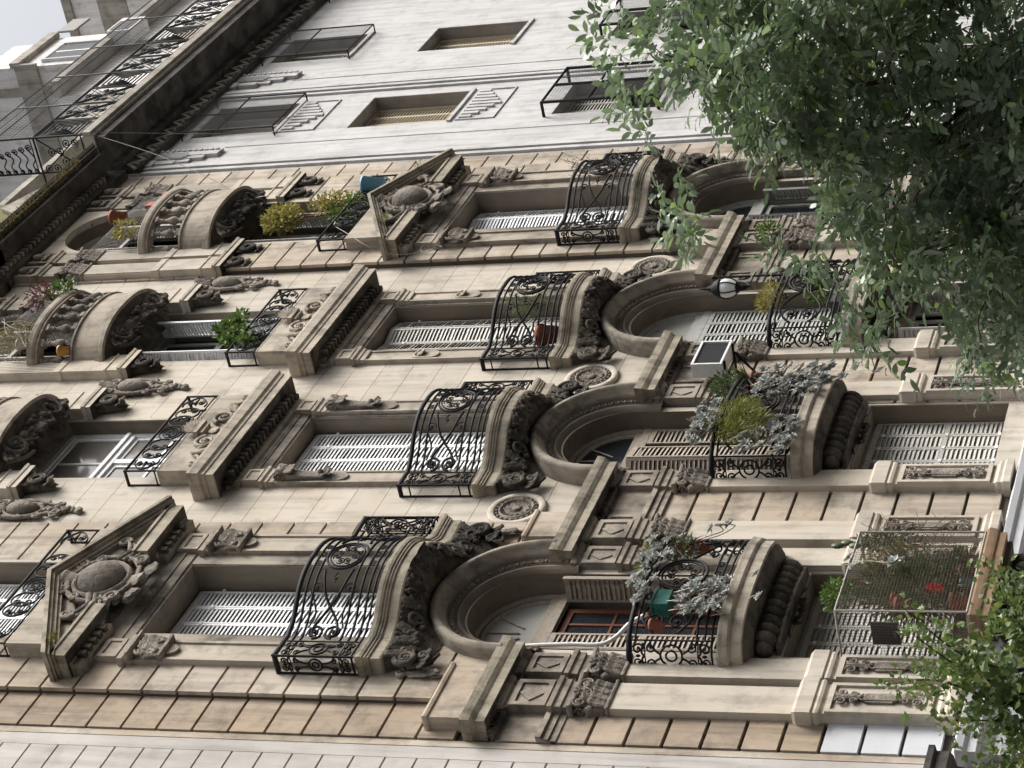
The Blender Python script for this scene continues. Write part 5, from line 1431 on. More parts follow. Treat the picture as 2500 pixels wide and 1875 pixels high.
# cornice and terrace slab
mb = MB()
mb.box(8.2, 24, -0.96, 0.4, 23.46, 23.62); mb.box(8.2, 24, -0.90, 0.4, 23.40, 23.46)
sl_ = npart('cornice_slab', mb, 'nfas')
mb = MB(); mb.box(8.24, 24, -0.84, 0.3, 23.20, 23.40); mb.box(8.24, 24, -0.30, 0.3, 23.05, 23.2); mb.box(8.3, 24, -0.16, 0.2, 22.72, 23.05); obj('cornice_soffit', mb, M['nsoot'], sl_)
mb = MB(); x = 8.35
while x < 23:                             # zigzag frieze
    mb.obox((x, -0.17, 22.885), (0.10, 0, 0.13), (0, 0.02, 0), (-0.02, 0, 0.016)); mb.obox((x + 0.2, -0.17, 22.885), (0.10, 0, -0.13), (0, 0.02, 0), (0.02, 0, 0.016))
    mb.box(x + 0.08, x + 0.12, -0.20, -0.15, 22.78, 22.84); x += 0.4
obj('zigzag_frieze', mb, M['nfas'], sl_)
# terrace railing with key-pattern and lattice panels
yr = -0.90
mb = MB()
for z in (23.70, 24.70): mb.tube([(8.25, yr, z), (22, yr, z)], 0.022, 4)
mb.tube([(8.25, 0.0, 24.70), (8.25, yr, 24.70)], 0.022, 4); mb.tube([(8.25, 0.0, 23.70), (8.25, yr, 23.70)], 0.018, 4)
rl = npart('terrace_railing', mb, 'iron')
pX = [8.25, 8.98] + [8.98 + 1.62 * k for k in range(1, 9)]
for k in range(12):
    x0 = 8.25 + 1.62 * k * 0.5; x1 = x0 + 0.81
    mb = MB()
    for x in (x0 + 0.02, x1 - 0.02): mb.tube([(x, yr, 23.7), (x, yr, 24.7)], 0.013, 4)
    cx, cz = (x0 + x1) / 2, 24.2
    if k % 3 == 0:
        for q in range(5):
            h = 0.36 - 0.075 * q; v = 0.44 - 0.09 * q
            mb.tube([(cx + h, yr, cz - v), (cx + h, yr, cz + v), (cx - h, yr, cz + v), (cx - h, yr, cz - v + 0.05), (cx + h - 0.075, yr, cz - v + 0.05)], 0.014, 4)
    else:
        for s_ in (-1, 1):
            for dz in (-0.06, 0.06): mb.tube([(x0 + 0.03, yr, cz - s_ * 0.46 + dz), (x1 - 0.03, yr, cz + s_ * 0.46 + dz)], 0.013, 4)
        pl = Plan([(x0, yr), (x1, yr)])
        for u, v in ((0.2, 0.0), (0.6, 0.0), (0.405, 0.28), (0.405, -0.28)):
            for q in (-1, 1): iscroll(mb, pl, u, cz + v + q * 0.06, 0.09, 0, q * 1.5, 0.010)
        for z in (23.85, 24.55): mb.tube([(x0 + 0.02, yr, z), (x1 - 0.02, yr, z)], 0.008, 4)
    obj('railing_panel', mb, M['iron'], rl)
mb = MB()                                 # side panel and the fan guard towards the beige building
plY = Plan([(8.25, -0.90), (8.25, -0.02)])
for u, v in ((0.15, 0.25), (0.3, 0.6), (0.5, 0.35), (0.62, 0.75), (0.72, 0.3)):
    for q in (-1, 1): iscroll(mb, plY, u, 23.7 + v + q * 0.08, 0.09, 0, q * 1.5, 0.009)
for a, b in (((0.02, 0.05), (0.7, 0.95)), ((0.02, 0.95), (0.7, 0.05))): ir(mb, plY, [(a[0], 23.7 + a[1]), (b[0], 23.7 + b[1])], 0.01)
for u in (0.0, 0.7): mb.tube([plY.m3(u, 23.6), plY.m3(u, 25.95 if u == 0 else 26.1)], 0.022, 4)
for k in range(9):
    z = 24.76 + 0.155 * k; w = 0.66 - 0.045 * k
    ir(mb, plY, smooth2([(0.70, z), (0.55, z + 0.10), (0.40, z + 0.02), (0.70 - w * 0.8, z + 0.16)]), 0.0095)
    iscroll(mb, plY, 0.70 - w * 0.8 + 0.02, z + 0.10, 0.065, pi / 2, 1.5, 0.009); iscroll(mb, plY, 0.66, z + 0.06, 0.05, -pi / 2, -1.4, 0.009)
for z in (24.78,): mb.tube(plY.line(0, 0.7, z), 0.012, 4)
obj('fan_guard', mb, M['iron'], rl)
mb = MB()                                 # wire fence above the railing
for k in range(8): mb.tube([(8.25 + 1.62 * k, yr, 24.7), (8.25 + 1.62 * k, yr, 25.97)], 0.017, 4)
for z in (25.97, 25.55): mb.tube([(8.25, yr, z), (20, yr, z)], 0.014, 4)
for z in (25.75, 25.2): mb.tube([(8.25, yr, z), (20, yr, z)], 0.006, 3)
x = 8.3
while x < 16: mb.box(x, x + 0.004, yr, yr + 0.004, 24.7, 25.97); x += 0.09
z = 24.75
while z < 25.95: mb.box(8.25, 16, yr, yr + 0.004, z, z + 0.004); z += 0.09
obj('wire_fence', mb, M['dmesh'], rl)
# set-back top storey of the neighbour
mb = MB(); mb.box(8.9, 16.5, 1.3, 6, 23.5, 26.6); mb.box(16.5, 24, 1.3, 6, 23.5, 29.3); mb.box(8.8, 24, 1.05, 6, 26.6, 26.75) if False else None
st = npart('setback_storey', mb, 'oldwhite')
mb = MB()
for x0, x1, z0, z1 in ((9.6, 10.6, 23.7, 25.9), (12.6, 13.8, 23.7, 25.9), (17.6, 18.6, 26.9, 28.6)): mb.box(x0, x1, 1.27, 1.30, z0, z1)
obj('door', mb, M['greyp'], st)
mb = MB(); mb.box(8.7, 16.6, 0.75, 1.3, 26.35, 26.5); mb.box(16.4, 24, 0.9, 1.3, 29.1, 29.3); obj('eaves', mb, M['nfas'], st)
for x0, x1, y0, z0, z1 in ((14.6, 16.4, 1.22, 23.6, 28.2), (19.6, 21.0, 1.25, 25, 28)):
    mb = MB(); mb.box(x0, x1, y0, 1.30, z0, z1); obj('stained_wall', mb, M['nfas'], st)

# ------------------------------------------------------------------ pale neighbour on the near side
lb = empty('pale_building', (-12, 0, 0))
tag(lb, 'pale grey building with grooved blocks at the near edge of the beige one', 'building')
mb = MB(); mb.box(-20, -8.08, 0.03, 8, 0, 22); obj('wall', mb, M['nbl'], lb, (12, 0, 0))
z = 15.92 - 0.364 * 40
n = 0
while z < 21:
    if z > 4.4:
        me = shared('nb_block', lambda m_: m_.box(0, 2.2, 0, 0.05, 0, 0.340)); obj('wall_block', me, M['nbl'], lb, (-10.58 + 12, -0.015, z))
    z += 0.364
mb = MB(); mb.box(-8.36, -8.16, -0.005, 0.03, 4.4, 21); obj('edge_strip', mb, M['nbl'], lb, (12, 0, 0))
mb = MB(); mb.box(-8.16, -8.06, -0.012, 0.03, 4.4, 21); obj('stained_strip', mb, M['quoin'], lb, (12, 0, 0))
mb = MB(); mb.mould([(0, 5.30), (0.03, 5.34), (0.10, 5.36), (0.10, 5.42), (0.17, 5.46), (0.20, 5.50), (0.20, 5.62), (0.24, 5.64), (0.24, 5.70)], -11, -8.75, -0.28, 0.02)
obj('cornice', mb, M['nsoot'], lb, (12, 0, 0))

# ------------------------------------------------------------------ roof of the beige building
mb = MB(); mb.box(-7.8, 7.95, -0.12, 0.3, 23.3, 24.0); part('roof_parapet', mb, 'trim')
mb = MB(); mb.box(3.0, 6.6, -0.16, 0.32, 24.0, 24.2); mb.box(5.4, 6.6, -0.1, 0.3, 24.2, 24.5); part('roof_coping', mb, 'wall')
mb = MB(); mb.box(5.0, 7.55, 0.1, 3, 23.6, 25.6); part('roof_room', mb, 'olive')
mb = MB(); mb.prism([(6.5, 24.0), (8.05, 24.0), (8.05, 24.75), (7.2, 25.1)], 0.02, 0.09); part('gable_wall', mb, 'nfas')

# ------------------------------------------------------------------ taller houses further along
t2 = empty('tower_house', (27.7, 4, 0)); tag(t2, 'tall weathered white house with a louvred top window behind the terrace fence', 'house')
def t2p(name, m_, mat): return obj(name, m_, M[mat], t2, (-27.7, -4, 0))
mb = MB(); mb.box(26.6, 28.9, 4, 14, 0, 37.0); mb.box(26.6, 28.5, 4, 14, 37.0, 38.0); mb.box(26.6, 28.1, 4.1, 14, 38.0, 40.5); t2p('wall', mb, 'oldwhite')
mb = MB(); mb.box(26.55, 29.0, 3.85, 4.0, 36.75, 37.05); mb.box(26.5, 26.6, 3.9, 14, 36.2, 36.9); t2p('string_course', mb, 'nfas')
mb = MB(); mb.box(26.55, 26.6, 4.6, 4.85, 20, 40); t2p('damp_band', mb, 'nfas')
mb = MB()
for a0, a1, b0, b1 in ((26.85, 26.93, 34.9, 36.2), (28.1, 28.18, 34.9, 36.2), (26.93, 28.1, 36.1, 36.2)): mb.box(a0, a1, 3.9, 4.0, b0, b1)
w2 = t2p('window', mb, 'whitewall')
z = 34.95
mb = MB()
while z < 36.08: mb.obox((27.51, 3.96, z), (0.56, 0, 0), (0, 0.03, -0.02), (0, 0.002, 0.004)); z += 0.075
mb.box(26.9, 26.96, 3.93, 3.98, 34.9, 36.1); mb.box(27.48, 27.54, 3.93, 3.98, 34.9, 36.1); obj('louvre', mb, M['white'], w2)
mb = MB(); mb.box(26.93, 28.1, 3.985, 3.999, 34.9, 36.1); obj('pane', mb, M['glass'], w2)
t1 = empty('party_wall_block', (36, 6, 0)); tag(t1, 'bare white end wall of a tall block against the sky', 'building')
mb = MB(); mb.box(34, 44, -6, 14, 0, 39.3); obj('wall', mb, M['oldwhite'], t1, (-36, -6, 0))
mb = MB(); mb.box(33.97, 34.0, -6, 14, 37.3, 38.3); mb.box(33.9, 44.1, -6.1, 14.1, 39.2, 39.5); obj('coping', mb, M['nfas'], t1, (-36, -6, 0))
# ------------------------------------------------------------------ small things on the facade
def fromcam(px, py, t):
    d = W_ * 5600.42 + U_ * (1250 - px) + R_ * (937.5 - py); d.normalize(); return CAM + d * t
def leafq(mb, p, d, L, W, nrm=None, fold=0.25):
    d = Vector(d).normalized(); n = Vector(nrm) if nrm else Vector((rnd.uniform(-1, 1), rnd.uniform(-1, 1), rnd.uniform(0.2, 1)))
    s_ = d.cross(n)
    if s_.length < 1e-4: s_ = d.orthogonal()
    s_.normalize(); n = s_.cross(d)
    p = Vector(p); m = p + d * (L * 0.45)
    mb.add([tuple(p), tuple(m + s_ * W / 2 + n * (W * fold)), tuple(p + d * L - n * (L * 0.12)), tuple(m - s_ * W / 2 + n * (W * fold))], [(0, 1, 2), (0, 2, 3)])
def rv(): return Vector((rnd.gauss(0, 1), rnd.gauss(0, 1), rnd.gauss(0, 1)))
def bush(mb, c, r, n, L, W, up=0.3):
    for _ in range(n):
        q = rv(); q.normalize(); k = rnd.random() ** 0.5
        p = Vector(c) + Vector((q.x * r[0], q.y * r[1], q.z * r[2])) * k
        leafq(mb, p, q + Vector((0, 0, up)) + rv() * 0.4, L * rnd.uniform(0.7, 1.2), W * rnd.uniform(0.8, 1.2))
def rosetteplant(mb, p, r, n=13, axis=None):
    r = r * 1.2
    ax = Vector(axis) if axis else Vector((rnd.uniform(-.5, .5), -0.7, rnd.uniform(-0.2, 0.8)))
    ax.normalize(); a = ax.orthogonal().normalized(); b = ax.cross(a)
    for k in range(n):
        an = 2.4 * k; f = 0.55 + 0.45 * k / n
        d = a * cos(an) + b * sin(an) + ax * (1.3 - k / n * 1.1)
        leafq(mb, p, d, r * f, r * 0.66 * f, ax, 0.2)
def stems(mb, pts, r): 
    for a, m_, b in pts: mb.tube(catmull([a, m_, b], 5), r, 4)
def pot(name, c, r, h, mat, label, cat='flower pot', group=None):
    mb = MB(); mb.lathe([(0.0, 0.0), (r * 0.72, 0.0), (r * 0.95, h * 0.8), (r * 1.05, h * 0.8), (r * 1.05, h), (r * 0.93, h), (r * 0.9, h * 0.85), (0, h * 0.85)], (0, 0, 0), 14)
    return tag(obj(name, mb, M[mat], None, c), label, cat, group)
def plant(name, loc, label, parts, cat='plant'):
    """parts: (part name, mesh builder in local coords, material)"""
    e = empty(name, loc); tag(e, label, cat)
    for pn, m_, mat in parts:
        o_ = obj(pn, m_, M[mat], e)
        if pn in ('twigs', 'stems', 'leaves', 'dry_leaves', 'petals'): o_['kind'] = 'stuff'
    return e

# air conditioner by the capital between the second-floor arches
e = empty('air_conditioner', (-0.17, -0.45, 9.62)); tag(e, 'white box air conditioner beside the carved capital between arched windows', 'air conditioner')
mb = MB(); w, h, d = 0.33, 0.42, 0.2
for x0, x1, z0, z1 in ((-w, -w + 0.03, 0, h), (w - 0.03, w, 0, h), (-w + 0.03, w - 0.03, 0, 0.03), (-w + 0.03, w - 0.03, h - 0.03, h)): mb.box(x0, x1, -0.004, d, z0, z1)
obj('casing', mb, M['plastic'], e)
mb = MB(); mb.box(-w + 0.03, w - 0.03, 0.03, d - 0.01, 0.03, h - 0.03); obj('grille', mb, M['grille'], e)
mb = MB()
for k in range(16): mb.box(-w + 0.035, w - 0.035, 0.018, 0.03, 0.04 + 0.0225 * k, 0.048 + 0.0225 * k)
obj('grille_bars', mb, M['grille'], e)
for s_ in (-1, 1):
    mb = MB(); mb.box(s_ * 0.24 - 0.012, s_ * 0.24 + 0.012, 0.0, 0.46, -0.03, -0.004); mb.obox((s_ * 0.24, 0.3, -0.16), (0.01, 0, 0), (0, 0.17, -0.13), (0, 0.008, 0.01))
    obj('bracket', mb, M['iron'], e)

# lantern on its pole
e = empty('wall_lantern', (2.0, -0.5, 8.5)); tag(e, 'old iron street lantern with frosted globe on a thin pole', 'lantern')
mb = MB(); mb.tube([(0, 0, 0), (0, 0, 1.82)], 0.018, 6); mb.tube([(0, 0, 0.12), (0, 0.12, 0.12)], 0.012, 4); mb.lathe([(0.024, 1.78), (0.03, 1.80), (0.024, 1.83), (0.0, 1.84)], (0, 0, 0), 8); obj('pole', mb, M['iron'], e)
mb = MB(); lc = Vector((-0.50, -0.07, 1.50))
mb.tube(catmull([(0, 0, 1.66), (-0.12, -0.02, 1.70), (-0.22, -0.03, 1.58), (-0.30, -0.05, 1.30), (-0.42, -0.06, 1.18), (-0.50, -0.07, 1.22)], 6), 0.014, 5)
mb.tube(catmull([(0, 0, 1.35), (-0.1, -0.01, 1.42), (-0.16, -0.03, 1.32), (-0.10, -0.03, 1.25)], 6), 0.009, 4)
mb.lathe([(0.0, -0.31), (0.03, -0.29), (0.05, -0.25), (0.04, -0.22), (0.065, -0.18), (0.09, -0.155)], lc, 10)
mb.lathe([(0.125, 0.06), (0.14, 0.075), (0.13, 0.10), (0.11, 0.15), (0.06, 0.20), (0.035, 0.22), (0.04, 0.24), (0.018, 0.26), (0.022, 0.29), (0.0, 0.40)], lc, 12)
for k in range(6):
    a = 2 * pi * k / 6; mb.tube([(lc.x + r * cos(a), lc.y + r * sin(a), lc.z + z) for r, z in ((0.09, -0.155), (0.135, -0.08), (0.148, 0.0), (0.13, 0.07))], 0.009, 4)
obj('frame', mb, M['iron'], e)
mb = MB(); mb.lathe([(0.08, -0.155), (0.125, -0.08), (0.138, 0.0), (0.12, 0.065)], lc, 14); obj('globe', mb, M['lampglass'], e)

# hose down the nearest arched window
mb = MB(); mb.tube(catmull([(-6.10, 0.16, 10.86), (-6.22, 0.06, 10.72), (-6.24, 0.02, 10.55), (-6.23, 0.0, 10.1), (-6.22, 0.0, 9.75), (-6.12, -0.04, 9.58), (-5.98, -0.12, 9.45), (-5.90, -0.2, 9.25)], 6), 0.026, 7)
tag(obj('drain_hose', mb, M['plastic'], None), 'thick white hose hanging in front of the nearest arched window', 'hose')
# loose cables
mb = MB(); mb.tube(catmull([(8.3, -0.85, 23.4), (7.7, -0.62, 21.9), (6.95, -0.45, 20.6), (6.3, -0.32, 19.6), (5.85, -0.5, 18.93)], 8), 0.008, 4)
tag(obj('cable', mb, M['wire'], None), 'thin grey cable slanting down from the terrace corner past the top balcony', 'cable')
mb = MB(); mb.tube(catmull([(4.6, -0.42, 17.2), (4.15, -0.45, 16.75), (3.85, -0.42, 16.4), (3.80, -0.3, 16.1), (3.82, -0.24, 15.7), (3.95, -0.26, 15.35)], 8), 0.008, 4)
mb.tube([(3.95 + 0.13 * cos(a), -0.27 - 0.02 * sin(a * 2), 15.35 + 0.17 * sin(a)) for a in [2 * pi * k / 20 for k in range(34)]], 0.007, 4)
tag(obj('cable', mb, M['wire'], None), 'loose coil of cable hanging at the farther triangular pediment', 'cable')
mb = MB(); mb.tube([(8.25, -0.93, 23.5), (9.6, -0.2, 21.5), (10.6, -0.1, 20.4)], 0.006, 4)
tag(obj('cable', mb, M['wire'], None), 'thin line running from the cornice corner over the grey wall', 'cable')

# ---- plants on the balconies
def succulents(loc, spots, label, stem=True):
    l = MB(); s_ = MB()
    for (x, y, z), r in spots:
        rosetteplant(l, (x, y, z), r)
        if stem: s_.tube(catmull([(x * 0.9, y + 0.05, z + 0.14), (x * 0.97 + rnd.uniform(-.05, .05), y + 0.01, z + 0.06), (x, y + 0.01, z)], 4), 0.006, 4)
    return plant('succulent_plant', loc, label, [('leaves', l, 'succ'), ('stems', s_, 'stem')])
def spots_in(n, x0, x1, y0, y1, z0, z1, r=0.075):
    return [((rnd.uniform(x0, x1), rnd.uniform(y0, y1), rnd.uniform(z0, z1)), r * rnd.uniform(0.75, 1.2)) for _ in range(n)]
# bay A, second floor
A0 = BX['A']
g = MB()
for c in ((0.30, 0, 0.02), (0.55, 0.02, -0.02), (0.12, 0.0, 0.0)):
    for _ in range(90): leafq(g, (c[0] + rnd.gauss(0, .03), c[1] + rnd.gauss(0, .03), c[2]), (rnd.gauss(0, .6), rnd.gauss(0, .6), 1), rnd.uniform(0.12, 0.26), 0.012)
plant('grass_plant', (A0, -0.52, 9.26), 'spiky green grassy plants on the top rail of the nearest arched balcony', [('leaves', g, 'fern')])
succulents((A0, -0.56, 9.25), [((-0.62 + 0.06 * k + rnd.uniform(-.03, .03), -0.03 + rnd.uniform(-.06, .05), 0.02 + rnd.uniform(-.14, .10)), 0.075 * rnd.uniform(.8, 1.25)) for k in range(22)] + [((rnd.uniform(-.6, .5), -0.05 + rnd.uniform(-.06, .03), rnd.uniform(-.2, .1)), 0.08) for _ in range(22)], 'row of pale grey succulents along the top rail of the nearest arched balcony', False)
succulents((A0 - 0.45, -0.58, 8.45), spots_in(40, -0.36, 0.22, -0.08, 0.05, -0.26, 0.34, 0.08) + [((-0.2, -0.1, -0.62), 0.07), ((0.25, -0.1, -0.5), 0.07)], 'trailing pale succulents hanging through the lower rail of the nearest arched balcony')
pl_ = MB()
for k in range(3): pl_.tube(catmull([(0, 0, 0), (0.10, -0.03, -0.12 - 0.1 * k), (0.06 + 0.1 * k, -0.06, -0.25 - 0.12 * k), (0.2 + 0.05 * k, -0.06, -0.22 - 0.1 * k)], 5), 0.007, 4)
l_ = MB()
for k in range(3): rosetteplant(l_, (0.2 + 0.05 * k, -0.06, -0.22 - 0.1 * k), 0.09)
for k in range(10): rosetteplant(l_, (rnd.uniform(-.2, .1), rnd.uniform(-.05, .05), rnd.uniform(-.1, .12)), 0.075)
plant('succulent_plant', (A0 + 0.95, -0.34, 9.05), 'succulent with long bare stems at the far end of the nearest arched balcony', [('stems', pl_, 'stem'), ('leaves', l_, 'succ')])
mb = MB(); mb.box(-0.14, 0.14, -0.09, 0.09, 0, 0.2); mb.box(-0.15, 0.15, -0.10, 0.10, 0.17, 0.2)
tag(obj('planter_box', mb, M['greenp'], None, (A0 - 0.50, -0.48, 8.88)), 'dark green plastic planter hung on the nearest arched balcony', 'planter')
pot('flower_pot', (A0 + 0.72, -0.40, 8.95), 0.09, 0.17, 'terra', 'upper terracotta pot at the far end of the nearest arched balcony')
pot('flower_pot', (A0 + 0.93, -0.30, 8.80), 0.085, 0.16, 'terra', 'lower terracotta pot at the far end of the nearest arched balcony')
pot('flower_pot', (A0 - 0.82, -0.40, 8.9), 0.08, 0.15, 'terra', 'small terracotta pot behind the near end of the nearest arched balcony rail')
d_ = MB(); bush(d_, (0, 0, 0), (0.3, 0.1, 0.16), 260, 0.07, 0.02); plant('creeping_plant', (A0 + 0.6, -0.45, 9.02), 'dark fine-leaved plant over the far rail of the nearest arched balcony', [('leaves', d_, 'dgrn')])
# bay B, second floor
B0 = BX['B']
f_ = MB()
for c_, r_, n_ in (((-.15, 0, .08), .24, 520), ((.18, 0, .05), .22, 420), ((-.32, -.03, -.12), .2, 380), ((.02, -.05, -.18), .26, 560), ((.3, -.03, -.15), .18, 260), ((-.1, -.06, -.38), .18, 320), ((-.38, -.05, -.4), .12, 140)):
    for _ in range(n_):
        q = rv(); q.normalize(); k = rnd.random() ** 0.35
        leafq(f_, Vector(c_) + Vector((q.x, q.y * .5, q.z * .8)) * (r_ * k), q + Vector((0, -0.3, -0.7)) + rv() * .3, rnd.uniform(0.05, 0.13), 0.008)
plant('asparagus_fern', (B0 - 0.5, -0.55, 9.1), 'feathery yellow-green fern spilling over the second arched balcony', [('leaves', f_, 'fern')])
succulents((B0 - 0.62, -0.58, 9.3), [((rnd.uniform(-.45, .5), rnd.uniform(-.1, .05), rnd.uniform(-.05, .22)), 0.08 * rnd.uniform(.8, 1.2)) for _ in range(42)], 'whitish succulents above the feathery fern on the second arched balcony', False)
succulents((B0 - 0.95, -0.52, 8.45), spots_in(60, -0.25, 0.5, -0.1, 0.05, -0.3, 0.4, 0.08), 'pale succulents drooping over the slab near the fern, second arched balcony')
succulents((B0 + 0.45, -0.52, 8.6), spots_in(110, -0.35, 0.45, -0.1, 0.08, -0.55, 0.35, 0.085) + [((0.2, -0.12, -0.9), 0.09), ((0.1, -0.12, -1.2), 0.09), ((0.0, -.1, -.75), 0.08)], 'big grey succulent trailing below the far side of the second arched balcony')
d_ = MB(); bush(d_, (0, 0, 0), (0.34, 0.12, 0.22), 420, 0.08, 0.028); plant('leafy_plant', (B0 + 0.72, -0.40, 9.45), 'dark leafy plant at the far end of the second arched balcony', [('leaves', d_, 'dgrn')])
g_ = MB()
for _ in range(120): leafq(g_, (rnd.gauss(0, .03), rnd.gauss(0, .03), 0), (rnd.gauss(0, .6), rnd.gauss(0, .6) - .2, 0.8), rnd.uniform(0.15, 0.32), 0.012)
plant('grass_plant', (B0 + 0.98, -0.32, 9.22), 'tuft of green grass in a pot at the far end of the second arched balcony', [('leaves', g_, 'fern')])
pot('flower_pot', (B0 + 0.95, -0.34, 8.98), 0.11, 0.2, 'terra', 'red clay pot under the grass tuft on the second arched balcony')
pot('flower_pot', (B0 + 0.62, -0.40, 8.85), 0.08, 0.15, 'terra', 'small clay pot beside the grass tuft on the second arched balcony')
t_ = MB()
for k in range(9): t_.tube(catmull([(0, 0, 0), (rnd.uniform(-.1, .1), rnd.uniform(-.1, 0), 0.15), (rnd.uniform(-.2, .2), rnd.uniform(-.15, 0), 0.3)], 4), 0.004, 3)
plant('dry_twigs', (B0 + 0.1, -0.1, 9.6), 'thin dry twigs in front of the folded brown shutter', [('twigs', t_, 'twig')])
# bay C, second floor
f_ = MB()
for _ in range(700):
    q = rv(); q.normalize(); k = rnd.random() ** 0.4
    leafq(f_, Vector((q.x * 0.42 * k, q.y * 0.10 * k, q.z * 0.16 * k)), q + Vector((0, -.1, .4)) + rv() * .4, rnd.uniform(0.05, 0.10), 0.010)
plant('yellow_fern', (BX['C'] - 0.35, -0.48, 9.36), 'bright yellow-green fern on the rail under the lantern', [('leaves', f_, 'yell')])
mb = MB(); mb.tube([(0, 0, 0), (-0.02, -0.03, 0.25), (-0.05, -0.04, 0.5)], [0.02, 0.014, 0.003], 5); tag(obj('dry_stalk', mb, M['stem'], None, (BX['C'] - 0.05, -0.42, 9.35)), 'dry pointed stalk rising from the yellow fern', 'stalk')
d_ = MB(); bush(d_, (0, 0, 0), (0.4, 0.12, 0.22), 150, 0.12, 0.05); plant('leafy_plant', (BX['C'] + 0.1, -0.36, 8.75), 'green leaves behind the scrolled rail of the lantern balcony', [('leaves', d_, 'grn')])
mb = MB(); mb.box(-0.18, 0.18, -0.12, 0.12, 0, 0.22); tag(obj('storage_box', mb, M['grille'], None, (BX['C'] - 0.3, -0.32, 8.29)), 'dark box standing on the lantern balcony floor', 'box')
# bay D, second floor
d_ = MB()
for k in range(14):
    c = (rnd.uniform(-.4, .4), 0, rnd.uniform(-.1, .2))
    for _ in range(12): leafq(d_, c, rv() + Vector((0, -.3, .2)), rnd.uniform(.12, .24), 0.018)
plant('spider_plant', (BX['D'] + 0.1, -0.5, 9.3), 'striped yellow-green spider plant on the farthest arched balcony', [('leaves', d_, 'yell')])
d_ = MB(); bush(d_, (0, 0, 0), (0.16, .1, .16), 60, 0.13, 0.05); plant('leafy_plant', (BX['D'] - 1.55, -0.22, 10.0), 'small bright green plant growing on the farthest capital', [('leaves', d_, 'grn')])
# third floor
pot('flower_pot', (BX['C'] - 0.72, -0.20, 12.33), 0.16, 0.34, 'terra', 'large terracotta pot on the third-floor balcony above the lantern')
d_ = MB(); t_ = MB(); bush(d_, (0, 0, 0.1), (0.34, .14, .28), 260, 0.07, 0.014); bush(d_, (-.1, 0, -.15), (0.2, .14, .2), 120, 0.07, 0.014)
for k in range(6): t_.tube([(0, .05, -.5), (rnd.uniform(-.2, .2), 0, 0.2)], 0.005, 3)
plant('wispy_shrub', (BX['C'] - 0.12, -0.42, 12.95), 'wispy green shrub behind the rail above the lantern', [('leaves', d_, 'grn'), ('stems', t_, 'twig')])
d_ = MB(); t_ = MB()
for k in range(26):
    e_ = (rnd.uniform(-.3, .9), rnd.uniform(-.3, .1), rnd.uniform(-.2, .75)); t_.tube(catmull([(0, 0, -.7), (e_[0] * .4, e_[1] * .5, 0), e_], 4), 0.004, 3)
    for _ in range(14): leafq(d_, Vector(e_) * rnd.uniform(.5, 1) + Vector((0, 0, -.1)) + rv() * .03, rv() + Vector((0, 0, .3)), rnd.uniform(.03, .06), 0.012)
plant('wispy_shrub', (BX['D'] + 0.15, -0.5, 13.05), 'thin feathery shrub on the farthest third-floor balcony', [('leaves', d_, 'dgrn'), ('stems', t_, 'twig')])
mb = MB(); mb.box(-0.4, 0.4, -0.14, 0.14, 0, 0.42); tag(obj('planter_box', mb, M['greyc'], None, (BX['D'] + 0.55, -0.32, 12.33)), 'big grey planter on the farthest third-floor balcony', 'planter')
pot('flower_pot', (3.93, -0.16, 11.27), 0.13, 0.24, 'greyc', 'grey cement pot with dead plant on the ledge by a round medallion')
d_ = MB(); bush(d_, (0, 0, 0), (0.12, .1, .06), 60, 0.05, 0.03); plant('dead_plant', (3.93, -0.16, 11.52), 'withered plant in the grey cement pot', [('leaves', d_, 'dry')])
# fourth floor
d_ = MB(); t_ = MB(); bush(d_, (-0.1, 0, 0.2), (0.42, .2, .34), 620, 0.08, 0.06); bush(d_, (0.4, 0, -.5), (0.4, .16, .4), 360, 0.08, 0.05)
for k in range(8): t_.tube([(0.2, .1, -1.0), (rnd.uniform(-.4, .3), 0, rnd.uniform(0, .4))], 0.01, 4)
plant('yellow_shrub', (BX['D'] + 0.0, -0.22, 18.4), 'golden yellow shrub in front of the dark fourth-floor window', [('leaves', d_, 'yell'), ('stems', t_, 'twig')])
d_ = MB(); bush(d_, (0, 0, 0), (0.6, .12, .35), 260, 0.10, 0.05); plant('leafy_plant', (BX['D'] + 0.3, -0.2, 17.5), 'green plant behind the low rail below the golden shrub', [('leaves', d_, 'grn')])
mb = MB(); mb.lathe([(0.0, 0.0), (0.11, 0.0), (0.155, 0.34), (0.165, 0.34), (0.165, 0.37), (0.15, 0.37), (0.14, 0.33), (0, 0.33)], (0, 0, 0), 16)
tag(obj('bucket', mb, M['bluep'], None, (BX['D'] + 0.78, -0.36, 17.05)), 'light blue plastic bucket hung on the low rail over the pediment', 'bucket')
d_ = MB()
for c in ((-.35, 0, .1), (-.1, 0, .35), (.05, 0, .25), (-.5, 0, -.25), (-.2, 0, .0), (0.25, 0, 0.2)): bush(d_, c, (0.17, .1, .12), 60, 0.10, 0.08)
plant('leafy_plant', (BX['C'] - 0.1, -0.2, 17.55), 'round-leaved green plant leaning out of the open fourth-floor window', [('leaves', d_, 'grn')])
